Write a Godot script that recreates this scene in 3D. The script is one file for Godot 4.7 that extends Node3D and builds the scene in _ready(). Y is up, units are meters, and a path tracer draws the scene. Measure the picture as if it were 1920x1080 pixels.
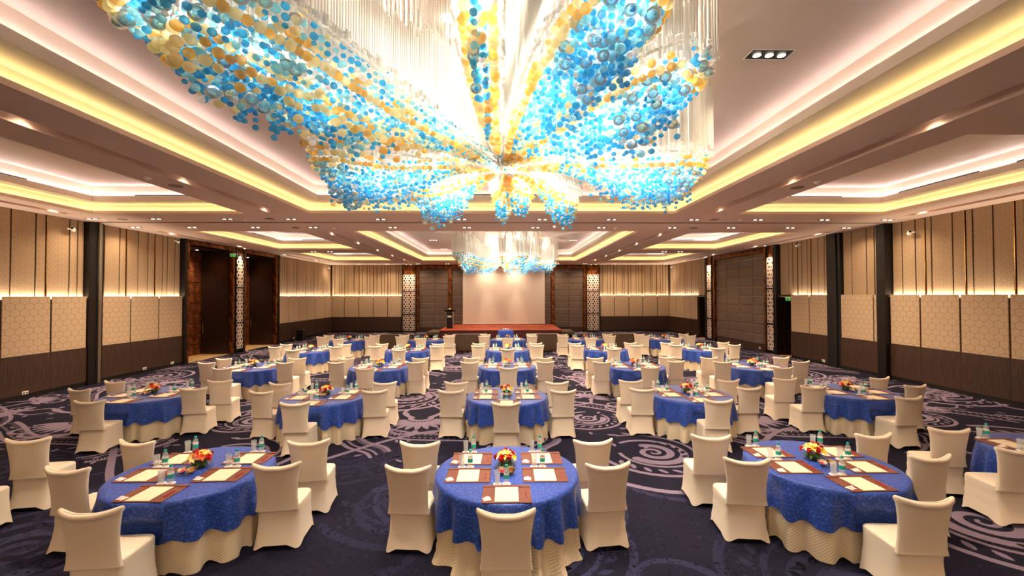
extends Node3D
# Hotel ballroom set with round tables under two bead-and-rod chandeliers.
# Distances ahead of the camera are given as "depth" d and become z = -d.

const CEIL := 5.17
const XL := -13.29
const XR := 12.95
const ZB := 33.0
const ZF := -5.0
const EYE := 2.8

var mat := {}
var taken := {}
var rng := RandomNumberGenerator.new()


# ---------------------------------------------------------------- mesh builder
class MB:
	var v := PackedVector3Array()
	var n := PackedVector3Array()
	var t := PackedVector2Array()
	var ix := PackedInt32Array()

	func quad(a: Vector3, b: Vector3, c: Vector3, d: Vector3, out := Vector3.ZERO) -> void:
		var nn := (b - a).cross(c - a)
		if nn.length_squared() < 1e-14:
			nn = (c - a).cross(d - a)
		if out != Vector3.ZERO and nn.dot(out) < 0.0:
			var sw := b
			b = d
			d = sw
			nn = -nn
		nn = nn.normalized()
		var k := v.size()
		v.append_array(PackedVector3Array([a, b, c, d]))
		n.append_array(PackedVector3Array([nn, nn, nn, nn]))
		t.append_array(PackedVector2Array([Vector2(0, 0), Vector2(1, 0), Vector2(1, 1), Vector2(0, 1)]))
		ix.append_array(PackedInt32Array([k, k + 2, k + 1, k, k + 3, k + 2]))

	func tri(a: Vector3, b: Vector3, c: Vector3, out := Vector3.ZERO) -> void:
		var nn := (b - a).cross(c - a)
		if out != Vector3.ZERO and nn.dot(out) < 0.0:
			var sw := b
			b = c
			c = sw
			nn = -nn
		nn = nn.normalized()
		var k := v.size()
		v.append_array(PackedVector3Array([a, b, c]))
		n.append_array(PackedVector3Array([nn, nn, nn]))
		t.append_array(PackedVector2Array([Vector2(0, 0), Vector2(1, 0), Vector2(1, 1)]))
		ix.append_array(PackedInt32Array([k, k + 2, k + 1]))

	func box(c: Vector3, s: Vector3, bv := 0.0) -> void:
		var h := s.abs() * 0.5
		bv = minf(bv, minf(h.x, minf(h.y, h.z)) * 0.9)
		for a in 3:
			var b := (a + 1) % 3
			var e := (a + 2) % 3
			for sg in [-1.0, 1.0]:
				var q := []
				for w in [[-1, -1], [1, -1], [1, 1], [-1, 1]]:
					var p := Vector3.ZERO
					p[a] = sg * h[a]
					p[b] = w[0] * (h[b] - bv)
					p[e] = w[1] * (h[e] - bv)
					q.append(c + p)
				var o := Vector3.ZERO
				o[a] = sg
				quad(q[0], q[1], q[2], q[3], o)
			if bv > 0.0:
				for sb in [-1.0, 1.0]:
					for se in [-1.0, 1.0]:
						var p0 := Vector3.ZERO
						p0[b] = sb * h[b]
						p0[e] = se * (h[e] - bv)
						var p1 := Vector3.ZERO
						p1[b] = sb * (h[b] - bv)
						p1[e] = se * h[e]
						var ax := Vector3.ZERO
						ax[a] = h[a] - bv
						var o2 := Vector3.ZERO
						o2[b] = sb
						o2[e] = se
						quad(c + p0 - ax, c + p0 + ax, c + p1 + ax, c + p1 - ax, o2)
		if bv > 0.0:
			for sx in [-1.0, 1.0]:
				for sy in [-1.0, 1.0]:
					for sz in [-1.0, 1.0]:
						var o3 := Vector3(sx, sy, sz)
						tri(c + o3 * (h - Vector3(0, bv, bv)), c + o3 * (h - Vector3(bv, 0, bv)), c + o3 * (h - Vector3(bv, bv, 0)), o3)

	# rows of points, smooth shaded; closed: each row is a loop
	func grid(rows: Array, closed: bool, uvs: Array = [], out_from := Vector3.INF) -> void:
		var r := rows.size()
		var m: int = rows[0].size()
		var k := v.size()
		var acc := PackedVector3Array()
		acc.resize(r * m)
		var cols := m if closed else m - 1
		var flip := false
		if out_from != Vector3.INF:
			var sum := 0.0
			for i in r - 1:
				for j in cols:
					var a0: Vector3 = rows[i][j]
					var fn: Vector3 = (rows[i][(j + 1) % m] - a0).cross(rows[i + 1][j] - a0)
					sum += fn.dot(a0 - out_from)
			flip = sum < 0.0
		for i in r - 1:
			for j in cols:
				var j1 := (j + 1) % m
				var a: Vector3 = rows[i][j]
				var b: Vector3 = rows[i][j1]
				var c: Vector3 = rows[i + 1][j1]
				var d: Vector3 = rows[i + 1][j]
				var fn: Vector3 = (c - a).cross(d - b)
				if flip:
					fn = -fn
				acc[i * m + j] += fn
				acc[i * m + j1] += fn
				acc[(i + 1) * m + j1] += fn
				acc[(i + 1) * m + j] += fn
		var w := m + 1 if closed else m
		for i in r:
			for j in w:
				var jj := j % m
				v.append(rows[i][jj])
				n.append(acc[i * m + jj].normalized() if acc[i * m + jj].length_squared() > 1e-18 else Vector3.UP)
				t.append(uvs[i][j] if uvs.size() else Vector2(float(j) / maxi(1, w - 1), float(i) / maxi(1, r - 1)))
		for i in r - 1:
			for j in w - 1:
				var p := k + i * w + j
				if flip:
					ix.append_array(PackedInt32Array([p, p + 1, p + w + 1, p, p + w + 1, p + w]))
				else:
					ix.append_array(PackedInt32Array([p, p + w + 1, p + 1, p, p + w, p + w + 1]))

	# profile of (radius, height) pairs turned round the y axis; a repeated point makes a crease
	func lathe(profile: Array, seg: int, at := Vector3.ZERO, xf := Transform3D.IDENTITY) -> void:
		var run := []
		var runs := []
		for p in profile:
			if run.size() and run[-1].is_equal_approx(p):
				runs.append(run)
				run = []
			run.append(p)
		runs.append(run)
		for rr in runs:
			if rr.size() < 2:
				continue
			var rows := []
			for p in rr:
				var row := PackedVector3Array()
				for j in seg:
					var a := TAU * j / seg
					row.append(xf * (at + Vector3(p.x * cos(a), p.y, p.x * sin(a))))
				rows.append(row)
			grid(rows, true)

	func tube(pts: Array, rad: float, seg := 6) -> void:
		var rows := []
		for i in pts.size():
			var d: Vector3 = (pts[mini(i + 1, pts.size() - 1)] - pts[maxi(i - 1, 0)]).normalized()
			var u := d.cross(Vector3.UP if absf(d.y) < 0.9 else Vector3.RIGHT).normalized()
			var w := d.cross(u)
			var row := PackedVector3Array()
			for j in seg:
				var a := TAU * j / seg
				row.append(pts[i] + (u * cos(a) + w * sin(a)) * rad)
			rows.append(row)
		grid(rows, true)

	func mesh() -> ArrayMesh:
		var arr := []
		arr.resize(Mesh.ARRAY_MAX)
		arr[Mesh.ARRAY_VERTEX] = v
		arr[Mesh.ARRAY_NORMAL] = n
		arr[Mesh.ARRAY_TEX_UV] = t
		arr[Mesh.ARRAY_INDEX] = ix
		var am := ArrayMesh.new()
		am.add_surface_from_arrays(Mesh.PRIMITIVE_TRIANGLES, arr)
		return am


# ---------------------------------------------------------------- node helpers
func numbered(called: String) -> String:
	if not taken.has(called):
		taken[called] = 0
		return called
	taken[called] += 1
	return "%s_%03d" % [called, taken[called]]


func tag(o: Node, label: String, category: String, group := "") -> Node:
	o.set_meta("label", label)
	o.set_meta("category", category)
	if group:
		o.set_meta("group", group)
	return o


func struct(called: String, label := "") -> Node3D:
	var o := Node3D.new()
	o.name = numbered(called)
	o.set_meta("kind", "structure")
	if label:
		o.set_meta("label", label)
	add_child(o)
	return o


func thing(called: String, label: String, category: String, at := Vector3.ZERO, group := "") -> Node3D:
	var o := Node3D.new()
	o.name = numbered(called)
	o.position = at
	tag(o, label, category, group)
	add_child(o)
	return o


func part(parent: Node, called: String, m: Mesh, material: Material, at := Vector3.ZERO) -> MeshInstance3D:
	var o := MeshInstance3D.new()
	o.name = called
	o.mesh = m
	o.material_override = material
	o.position = at
	o.cast_shadow = GeometryInstance3D.SHADOW_CASTING_SETTING_ON
	parent.add_child(o, true)
	return o


func single(called: String, m: Mesh, material: Material, label: String, category: String, at := Vector3.ZERO, group := "") -> MeshInstance3D:
	var o := MeshInstance3D.new()
	o.name = numbered(called)
	o.mesh = m
	o.material_override = material
	o.position = at
	tag(o, label, category, group)
	add_child(o)
	return o


func boxmesh(c: Vector3, s: Vector3, bv := 0.0) -> ArrayMesh:
	var b := MB.new()
	b.box(c, s, bv)
	return b.mesh()


func aabb_box(b: MB, x0: float, x1: float, y0: float, y1: float, d0: float, d1: float, bv := 0.0) -> void:
	b.box(Vector3((x0 + x1) / 2, (y0 + y1) / 2, -(d0 + d1) / 2), Vector3(x1 - x0, y1 - y0, d1 - d0), bv)


# a frame of four boxes between an inner and an outer rectangle
func ring(b: MB, ix0: float, ix1: float, id0: float, id1: float, w: float, y0: float, y1: float) -> void:
	aabb_box(b, ix0 - w, ix0, y0, y1, id0 - w, id1 + w)
	aabb_box(b, ix1, ix1 + w, y0, y1, id0 - w, id1 + w)
	aabb_box(b, ix0, ix1, y0, y1, id0 - w, id0)
	aabb_box(b, ix0, ix1, y0, y1, id1, id1 + w)


# wall-local box: u along the wall, w out of the wall into the room
func wall_box(side: String, u0: float, u1: float, y0: float, y1: float, w0: float, w1: float, bv := 0.0) -> ArrayMesh:
	var b := MB.new()
	wall_add(b, side, u0, u1, y0, y1, w0, w1, bv)
	return b.mesh()


func wall_add(b: MB, side: String, u0: float, u1: float, y0: float, y1: float, w0: float, w1: float, bv := 0.0) -> void:
	match side:
		"left": aabb_box(b, XL + w0, XL + w1, y0, y1, u0, u1, bv)
		"right": aabb_box(b, XR - w1, XR - w0, y0, y1, u0, u1, bv)
		"back": aabb_box(b, u0, u1, y0, y1, ZB - w1, ZB - w0, bv)
		"front": aabb_box(b, u0, u1, y0, y1, ZF + w0, ZF + w1, bv)


func wall_point(side: String, u: float, y: float, w: float) -> Vector3:
	match side:
		"left": return Vector3(XL + w, y, -u)
		"right": return Vector3(XR - w, y, -u)
		"back": return Vector3(u, y, -ZB + w)
	return Vector3(u, y, -ZF - w)


func area(parent: Node, at: Vector3, towards: Vector3, along: Vector3, size: Vector2, color: Color, energy: float) -> void:
	var l := AreaLight3D.new()
	l.name = "light"
	l.area_size = size
	l.light_color = color
	l.light_energy = energy
	l.shadow_enabled = true
	l.area_normalize_energy = true
	var z := -towards.normalized()
	var x := along.normalized()
	var y := z.cross(x)
	parent.add_child(l, true)
	l.transform = Transform3D(Basis(x, y, z), at)


func spot(parent: Node, at: Vector3, towards: Vector3, angle: float, color: Color, energy: float, size := 0.05, soft := 0.6) -> void:
	var l := SpotLight3D.new()
	l.name = "light"
	l.spot_angle = angle
	l.spot_angle_attenuation = soft
	l.spot_range = 60.0
	l.spot_attenuation = 2.0
	l.light_color = color
	l.light_energy = energy
	l.light_size = size
	l.shadow_enabled = true
	parent.add_child(l, true)
	l.position = at
	var z := -towards.normalized()
	var x := (Vector3.RIGHT if absf(z.x) < 0.9 else Vector3.FORWARD).cross(z).normalized()
	l.basis = Basis(x, z.cross(x), z)


func omni(parent: Node, at: Vector3, color: Color, energy: float, size := 0.05) -> void:
	var l := OmniLight3D.new()
	l.name = "light"
	l.light_color = color
	l.light_energy = energy
	l.light_size = size
	l.omni_range = 60.0
	l.omni_attenuation = 2.0
	l.shadow_enabled = true
	parent.add_child(l, true)
	l.position = at


# ---------------------------------------------------------------- materials
func paint(c: Color, rough := 0.6, metal := 0.0, spec := 0.5) -> StandardMaterial3D:
	var m := StandardMaterial3D.new()
	m.albedo_color = c
	m.roughness = rough
	m.metallic = metal
	m.metallic_specular = spec
	return m


func glow(c: Color, e: float) -> StandardMaterial3D:
	var m := paint(c, 0.6)
	m.emission_enabled = true
	m.emission = c
	m.emission_energy_multiplier = e
	return m


func noise_tex(freq: float, lo: Color, hi: Color, size := 256, kind := FastNoiseLite.TYPE_SIMPLEX_SMOOTH, octaves := 4, sd := 1, width := 0) -> NoiseTexture2D:
	var f := FastNoiseLite.new()
	f.noise_type = kind
	f.frequency = freq
	f.fractal_octaves = octaves
	f.seed = sd
	var t := NoiseTexture2D.new()
	t.width = width if width else size
	t.height = size
	t.seamless = true
	t.noise = f
	var g := Gradient.new()
	g.set_color(0, lo)
	g.set_color(1, hi)
	t.color_ramp = g
	return t


func tri_tex(m: StandardMaterial3D, tex: Texture2D, scale: Vector3, world := true) -> StandardMaterial3D:
	m.albedo_texture = tex
	m.uv1_triplanar = true
	m.uv1_world_triplanar = world
	m.uv1_triplanar_sharpness = 8.0
	m.uv1_scale = scale
	return m


func make_materials() -> void:
	mat.soffit = paint(Color(0.87, 0.76, 0.69), 0.7)
	mat.coffer = paint(Color(0.87, 0.81, 0.74), 0.7)
	mat.coffer_top = paint(Color(0.9, 0.83, 0.78), 0.75)
	mat.black = paint(Color(0.035, 0.03, 0.028), 0.5)
	mat.dark_metal = paint(Color(0.11, 0.085, 0.075), 0.35, 0.4)
	mat.steel = paint(Color(0.62, 0.58, 0.52), 0.3, 0.9)
	mat.gold = paint(Color(0.72, 0.52, 0.26), 0.22, 1.0)
	mat.strip = paint(Color(0.26, 0.17, 0.1), 0.5)
	mat.grille = paint(Color(0.5, 0.4, 0.34), 0.5)
	mat.bronze = tri_tex(paint(Color(1, 1, 1), 0.3, 0.85), noise_tex(0.012, Color(0.25, 0.12, 0.06), Color(0.72, 0.46, 0.26), 256, FastNoiseLite.TYPE_SIMPLEX_SMOOTH, 5, 7), Vector3(0.9, 0.9, 0.9))
	mat.copper_tile = tri_tex(paint(Color(1, 1, 1), 0.32, 0.3), noise_tex(0.01, Color(0.24, 0.11, 0.05), Color(0.66, 0.38, 0.21), 256, FastNoiseLite.TYPE_SIMPLEX_SMOOTH, 5, 3), Vector3(0.8, 0.8, 0.8))
	mat.marble = tri_tex(paint(Color(1, 1, 1), 0.25), noise_tex(0.01, Color(0.72, 0.56, 0.36), Color(0.9, 0.78, 0.58), 256, FastNoiseLite.TYPE_SIMPLEX_SMOOTH, 4, 4), Vector3(0.7, 0.7, 0.7))
	mat.door = tri_tex(paint(Color(1, 1, 1), 0.35), noise_tex(0.02, Color(0.085, 0.04, 0.03), Color(0.15, 0.075, 0.05), 256, FastNoiseLite.TYPE_SIMPLEX_SMOOTH, 4, 5), Vector3(3.0, 0.35, 3.0))
	mat.wood = tri_tex(paint(Color(1, 1, 1), 0.42), noise_tex(0.02, Color(0.16, 0.105, 0.075), Color(0.3, 0.205, 0.15), 256, FastNoiseLite.TYPE_SIMPLEX_SMOOTH, 5, 6), Vector3(3.2, 0.3, 3.2))
	mat.fabric = tri_tex(paint(Color(1, 1, 1), 0.85), noise_tex(0.03, Color(0.56, 0.46, 0.345), Color(0.77, 0.665, 0.535), 256, FastNoiseLite.TYPE_SIMPLEX_SMOOTH, 4, 8), Vector3(1.6, 6.0, 1.6))
	mat.fabric.rim_enabled = true
	mat.fabric.rim = 0.2
	mat.hexfab = tri_tex(paint(Color(1, 1, 1), 0.85), hex_image(), Vector3(1.0 / 0.46, 1.0 / 0.336, 1.0 / 0.46))
	mat.quilt = tri_tex(paint(Color(1, 1, 1), 0.38), noise_tex(0.05, Color(0.34, 0.285, 0.255), Color(0.43, 0.365, 0.33), 128, FastNoiseLite.TYPE_SIMPLEX_SMOOTH, 3, 9), Vector3(2, 2, 2))
	mat.joint = paint(Color(0.86, 0.72, 0.54), 0.35, 0.3)
	mat.lattice = paint(Color(0.93, 0.85, 0.8), 0.3, 0.25)
	mat.ivory = paint(Color(0.9, 0.85, 0.775), 0.62)
	mat.ivory.rim_enabled = true
	mat.ivory.rim = 0.25
	mat.blue = paint(Color(1, 1, 1), 0.46, 0.0, 0.45)
	tri_tex(mat.blue, noise_tex(0.045, Color(0.05, 0.135, 0.42), Color(0.25, 0.445, 0.88), 512, FastNoiseLite.TYPE_CELLULAR, 2, 11), Vector3(1.6, 1.6, 1.6), false)
	mat.blue.rim_enabled = true
	mat.blue.rim = 0.15
	mat.blue.rim_tint = 0.5
	mat.skirt = paint(Color(1, 1, 1), 0.5)
	mat.skirt.albedo_texture = stripe_image()
	mat.skirt.uv1_scale = Vector3(8, 8, 8)
	mat.foot = paint(Color(0.16, 0.12, 0.08), 0.5)
	mat.leather = tri_tex(paint(Color(1, 1, 1), 0.45), noise_tex(0.08, Color(0.4, 0.2, 0.15), Color(0.5, 0.27, 0.2), 128, FastNoiseLite.TYPE_SIMPLEX_SMOOTH, 3, 12), Vector3(4, 4, 4), false)
	mat.paper = paint(Color(0.9, 0.85, 0.74), 0.7)
	mat.white = paint(Color(0.95, 0.93, 0.9), 0.6)
	mat.mint = paint(Color(0.95, 0.89, 0.87), 0.45)
	mat.pen = paint(Color(0.72, 0.05, 0.16), 0.25)
	mat.teal = paint(Color(0.0, 0.66, 0.62), 0.35)
	mat.clear = paint(Color(0.93, 0.98, 1.0, 0.22), 0.05)
	mat.clear.transparency = BaseMaterial3D.TRANSPARENCY_ALPHA
	mat.silver = paint(Color(0.86, 0.82, 0.76), 0.22, 1.0)
	mat.candy = paint(Color(0.78, 0.04, 0.2), 0.3)
	mat.red = paint(Color(0.78, 0.05, 0.035), 0.6)
	mat.yellow = paint(Color(0.97, 0.82, 0.25), 0.55)
	mat.cream = paint(Color(0.95, 0.89, 0.66), 0.55)
	mat.leaf = paint(Color(0.24, 0.42, 0.08), 0.5)
	mat.orange = paint(Color(0.9, 0.36, 0.08), 0.55)
	mat.vase = paint(Color(0.2, 0.27, 0.16), 0.3)
	mat.stage_top = tri_tex(paint(Color(1, 1, 1), 0.6), noise_tex(0.01, Color(0.42, 0.1, 0.015), Color(0.82, 0.34, 0.05), 256, FastNoiseLite.TYPE_SIMPLEX_SMOOTH, 4, 13), Vector3(0.25, 0.25, 0.25))
	mat.stage_front = paint(Color(0.27, 0.035, 0.045), 0.7)
	mat.screen = paint(Color(0.87, 0.84, 0.8), 0.8)
	mat.divider = tri_tex(paint(Color(1, 1, 1), 0.6), noise_tex(0.04, Color(0.2, 0.15, 0.11), Color(0.42, 0.33, 0.25), 256, FastNoiseLite.TYPE_SIMPLEX_SMOOTH, 4, 14), Vector3(1.2, 1.2, 1.2))
	mat.exit_green = glow(Color(0.08, 0.5, 0.2), 0.5)
	mat.lamp = glow(Color(1.0, 0.95, 0.86), 2.5)
	mat.led_yellow = glow(Color(1.0, 0.89, 0.56), 1.2)
	mat.led_white = glow(Color(1.0, 0.9, 0.86), 1.2)
	mat.led_warm = glow(Color(1.0, 0.86, 0.66), 1.2)
	mat.rod = paint(Color(0.97, 0.96, 0.93), 0.2)
	mat.rod.backlight_enabled = true
	mat.rod.backlight = Color(1, 1, 1)
	mat.clear_rod = paint(Color(0.98, 0.97, 0.95, 0.3), 0.1)
	mat.clear_rod.transparency = BaseMaterial3D.TRANSPARENCY_ALPHA
	mat.bulb = glow(Color(1.0, 0.95, 0.88), 14.0)
	mat.bead = paint(Color(1, 1, 1, 0.5), 0.04, 0.0, 0.65)
	mat.bead.transparency = BaseMaterial3D.TRANSPARENCY_ALPHA
	mat.bead.vertex_color_use_as_albedo = true
	mat.bead.backlight_enabled = true
	mat.bead.backlight = Color(1, 1, 1)
	for b in [["bead_amber", Color(0.99, 0.8, 0.34, 0.06)], ["bead_pale", Color(0.99, 0.94, 0.74, 0.05)], ["bead_aqua", Color(0.68, 0.93, 0.97, 0.06)], ["bead_blue", Color(0.25, 0.75, 0.96, 0.08)]]:
		mat[b[0]] = glass_bead(b[1])


# tinted solid glass that also passes scattered light
func glass_bead(c: Color) -> StandardMaterial3D:
	var m := paint(c, 0.03)
	m.refraction_enabled = true
	m.refraction_scale = 0.05
	m.backlight_enabled = true
	m.backlight = Color(0.6, 0.6, 0.6)
	return m


# woven hexagon pattern of the middle wall band: two columns of hexagons by two rows
func hex_image() -> ImageTexture:
	var w := 128
	var h := 111
	var im := Image.create(w, h, false, Image.FORMAT_RGB8)
	for y in h:
		for x in w:
			var best := 9.0
			var second := 9.0
			for c in [[0.0, 0.0], [1.0, 0.0], [2.0, 0.0], [0.5, 0.866], [1.5, 0.866], [-0.5, 0.866], [2.5, 0.866], [0.0, 1.732], [1.0, 1.732], [2.0, 1.732]]:
				var d := Vector2(x / 64.0 - c[0], y / 64.0 - c[1]).length()
				if d < best:
					second = best
					best = d
				elif d < second:
					second = d
			var edge := clampf((second - best) / 0.13, 0.0, 1.0)
			var inner := 1.0 if absf(best - 0.33) < 0.03 else 0.0
			var col := Color(0.63, 0.53, 0.42).lerp(Color(0.735, 0.645, 0.535), edge)
			col = col.lerp(Color(0.79, 0.7, 0.59), inner * 0.6)
			im.set_pixel(x, y, col)
	return ImageTexture.create_from_image(im)


# ivory satin with a fine diagonal stripe
func stripe_image() -> ImageTexture:
	var im := Image.create(64, 64, false, Image.FORMAT_RGB8)
	for y in 64:
		for x in 64:
			var p := fposmod((x + y * 0.5) / 16.0, 1.0) if false else fposmod((x + y) / 16.0, 1.0)
			im.set_pixel(x, y, Color(0.9, 0.85, 0.75) if p < 0.6 else Color(0.79, 0.73, 0.61))
	return ImageTexture.create_from_image(im)


# ---------------------------------------------------------------- carpet drawing
# A sheet is an Image with a scale in pixels per metre, an origin (x, depth of its pixel 0,0) and whether it repeats.
class Sheet:
	var im: Image
	var k := 1.0
	var ox := 0.0
	var od := 0.0
	var wrap := false

	func dot(x: float, d: float, r: float, col: Color) -> void:
		var px := (x - ox) * k
		var py := (d - od) * k
		var pr := r * k
		if not wrap and (px < -pr or py < -pr or px > im.get_width() + pr or py > im.get_height() + pr):
			return
		if pr < 0.7:
			pr = 0.7
		var y0 := int(floor(py - pr))
		var y1 := int(ceil(py + pr))
		var w := im.get_width()
		var h := im.get_height()
		for y in range(y0, y1 + 1):
			var q := pr * pr - (y - py) * (y - py)
			if q <= 0.0:
				continue
			var s := sqrt(q)
			var xa := int(round(px - s))
			var n := maxi(1, int(round(2.0 * s)))
			if wrap:
				var yy := posmod(y, h)
				var xx := posmod(xa, w)
				im.fill_rect(Rect2i(xx, yy, mini(n, w - xx), 1), col)
				if xx + n > w:
					im.fill_rect(Rect2i(0, yy, xx + n - w, 1), col)
			else:
				im.fill_rect(Rect2i(xa, y, n, 1), col)

	func stroke(pts: PackedVector2Array, w0: float, w1: float, col: Color) -> void:
		for i in pts.size() - 1:
			var a := pts[i]
			var b := pts[i + 1]
			var f0 := float(i) / (pts.size() - 1)
			var f1 := float(i + 1) / (pts.size() - 1)
			var steps := maxi(1, int(ceil(a.distance_to(b) / maxf(0.012, minf(w0, w1) * 0.6))))
			for s in steps:
				var f := float(s) / steps
				var p := a.lerp(b, f)
				dot(p.x, p.y, lerpf(w0, w1, lerpf(f0, f1, f)), col)

	# a leaf: a spindle from a to b
	func leaf(a: Vector2, b: Vector2, w: float, col: Color) -> void:
		var n := 9
		for i in n:
			var f := (i + 0.5) / n
			var p := a.lerp(b, f)
			dot(p.x, p.y, w * pow(sin(PI * f), 0.8), col)


func spiral(c: Vector2, r0: float, r1: float, turns: float, a0: float, hand: float) -> PackedVector2Array:
	var out := PackedVector2Array()
	var n := int(26 * turns)
	for i in n + 1:
		var f := float(i) / n
		var a := a0 + hand * f * turns * TAU
		out.append(c + Vector2(cos(a), sin(a)) * lerpf(r0, r1, pow(f, 1.15)))
	return out


func arc(c: Vector2, r: float, a0: float, a1: float, grow := 0.0) -> PackedVector2Array:
	var out := PackedVector2Array()
	for i in 25:
		var f := i / 24.0
		var a := lerpf(a0, a1, f)
		out.append(c + Vector2(cos(a), sin(a)) * (r + grow * f * f))
	return out


func paisley(s: Sheet, c: Vector2, r: float, turn: float, hand: float, col: Color, bold := 1.0) -> void:
	s.stroke(spiral(c, r * 0.05, r * 0.46, 1.75, turn, hand), r * 0.025 * bold, r * 0.1 * bold, col)
	s.stroke(arc(c, r * 0.6, turn + hand * 0.4, turn + hand * 5.2, r * 0.28), r * 0.12 * bold, r * 0.05 * bold, col)
	s.stroke(arc(c, r * 0.78, turn - hand * 0.2, turn + hand * 4.9, r * 0.5), r * 0.045 * bold, r * 0.04 * bold, col)
	for i in 17:
		var a := turn + hand * (0.2 + i * 0.29)
		var rr := r * (0.95 + 0.4 * pow(i / 17.0, 2.0))
		var u := Vector2(cos(a), sin(a))
		var v := Vector2(cos(a + hand * 0.16), sin(a + hand * 0.16))
		s.leaf(c + u * rr, c + v * (rr + r * 0.18), r * 0.055 * bold, col)
	s.stroke(arc(c, r * 1.24, turn, turn + hand * 4.6, r * 0.55), r * 0.055 * bold, r * 0.07 * bold, col)
	# hollow ovals cut in the thick band
	for i in 5:
		var a := turn + hand * (2.4 + i * 0.36)
		s.leaf(c + Vector2(cos(a), sin(a)) * r * 0.62, c + Vector2(cos(a + hand * 0.2), sin(a + hand * 0.2)) * r * 0.72, r * 0.05, col.darkened(0.75))


func feather(s: Sheet, c: Vector2, r: float, turn: float, col: Color) -> void:
	for i in 11:
		var a := turn + (i - 5) * 0.2
		var u := Vector2(cos(a), sin(a))
		var side := Vector2(-u.y, u.x) * (i - 5) * 0.05 * r
		s.leaf(c + u * r * 0.3, c + u * r + side, r * 0.085, col)
	for i in 4:
		var a0 := turn - 1.05 + i * 0.52
		var m := c + Vector2(cos(a0 + 0.26), sin(a0 + 0.26)) * r * 0.98
		s.stroke(arc(m, r * 0.28, a0 - 1.25, a0 + 1.8), r * 0.05, r * 0.05, col)
	s.stroke(arc(c, r * 0.26, turn - 1.4, turn + 1.4), r * 0.06, r * 0.06, col)
	for sg in [-1.0, 1.0]:
		var pts := PackedVector2Array()
		for i in 16:
			var f := i / 15.0
			var back := Vector2(cos(turn), sin(turn)) * -1.0
			var sd: Vector2 = Vector2(-back.y, back.x) * sg
			pts.append(c + back * r * 1.3 * f + sd * r * (0.22 + 0.25 * sin(f * 4.0)))
		s.stroke(pts, r * 0.07, r * 0.03, col)


func stream(s: Sheet, a: Vector2, b: Vector2, bend: float, col: Color) -> void:
	var dir := (b - a).normalized()
	var side := Vector2(-dir.y, dir.x)
	for k in 4:
		var pts := PackedVector2Array()
		for i in 31:
			var f := i / 30.0
			pts.append(a.lerp(b, f) + side * (bend * sin(f * PI) + (k - 1.5) * 0.13 + 0.05 * sin(f * 9.0)))
		if k == 1:
			for i in 30:
				s.dot(pts[i].x, pts[i].y, 0.028, col)
		elif k == 2:
			for i in range(0, 30, 1):
				s.leaf(pts[i], pts[i] + side * 0.1 + dir * 0.03, 0.016, col)
		else:
			s.stroke(pts, 0.045, 0.035, col)


func sheet(px: int, py: int, k: float, ox: float, od: float, wrap: bool, base: Color) -> Sheet:
	var s := Sheet.new()
	s.im = Image.create(px, py, false, Image.FORMAT_RGB8)
	s.im.fill(base)
	s.k = k
	s.ox = ox
	s.od = od
	s.wrap = wrap
	return s


func carpet_field(s: Sheet, ox: float, od: float, col: Color) -> void:
	var t := 7.46
	var o := Vector2(ox, od)
	paisley(s, o + Vector2(2.66, 7.6), 0.78, 3.4, 1.0, col)
	paisley(s, o + Vector2(1.9, 9.75), 0.6, 0.4, -1.0, col)
	paisley(s, o + Vector2(-2.6, 7.9 + 4.0), 0.85, 2.2, -1.0, col)
	paisley(s, o + Vector2(0.4, 11.9), 0.7, 5.0, 1.0, col)
	paisley(s, o + Vector2(-1.0, 13.9), 0.5, 1.0, 1.0, col)
	paisley(s, o + Vector2(3.2, 13.3), 0.62, 4.0, -1.0, col)
	feather(s, o + Vector2(-1.9, 9.9), 0.95, -1.5, col)
	feather(s, o + Vector2(2.2, 11.6), 0.7, 0.9, col)
	feather(s, o + Vector2(-3.2, 13.9), 0.65, 2.4, col)
	stream(s, o + Vector2(1.2, 11.2), o + Vector2(3.9, 9.3), 0.35, col)
	stream(s, o + Vector2(-3.5, 9.6), o + Vector2(-0.4, 8.4), -0.3, col)
	stream(s, o + Vector2(-1.8, 12.9), o + Vector2(1.6, 14.4), 0.4, col)
	stream(s, o + Vector2(-0.5, 10.9), o + Vector2(0.6, 9.0), 0.3, col)
	stream(s, o + Vector2(-3.4, 11.2), o + Vector2(-1.2, 12.6), 0.2, col)
	stream(s, o + Vector2(-0.6, 13.0), o + Vector2(-0.9, 10.4), -0.3, col)
	stream(s, o + Vector2(2.4, 14.4), o + Vector2(3.9, 11.4), -0.25, col)
	stream(s, o + Vector2(0.9, 8.6), o + Vector2(0.2, 7.5), 0.15, col)
	stream(s, o + Vector2(-3.4, 8.6), o + Vector2(-2.2, 7.6), 0.1, col)
	feather(s, o + Vector2(0.9, 13.2), 0.6, 4.2, col)
	feather(s, o + Vector2(3.3, 10.6), 0.6, 3.3, col)
	for i in 90:
		var p := o + Vector2(rng.randf_range(0, t) - 3.5, 7.3 + rng.randf_range(0, t))
		var a := rng.randf() * TAU
		s.leaf(p, p + Vector2(cos(a), sin(a)) * 0.17, 0.035, col)


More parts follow.
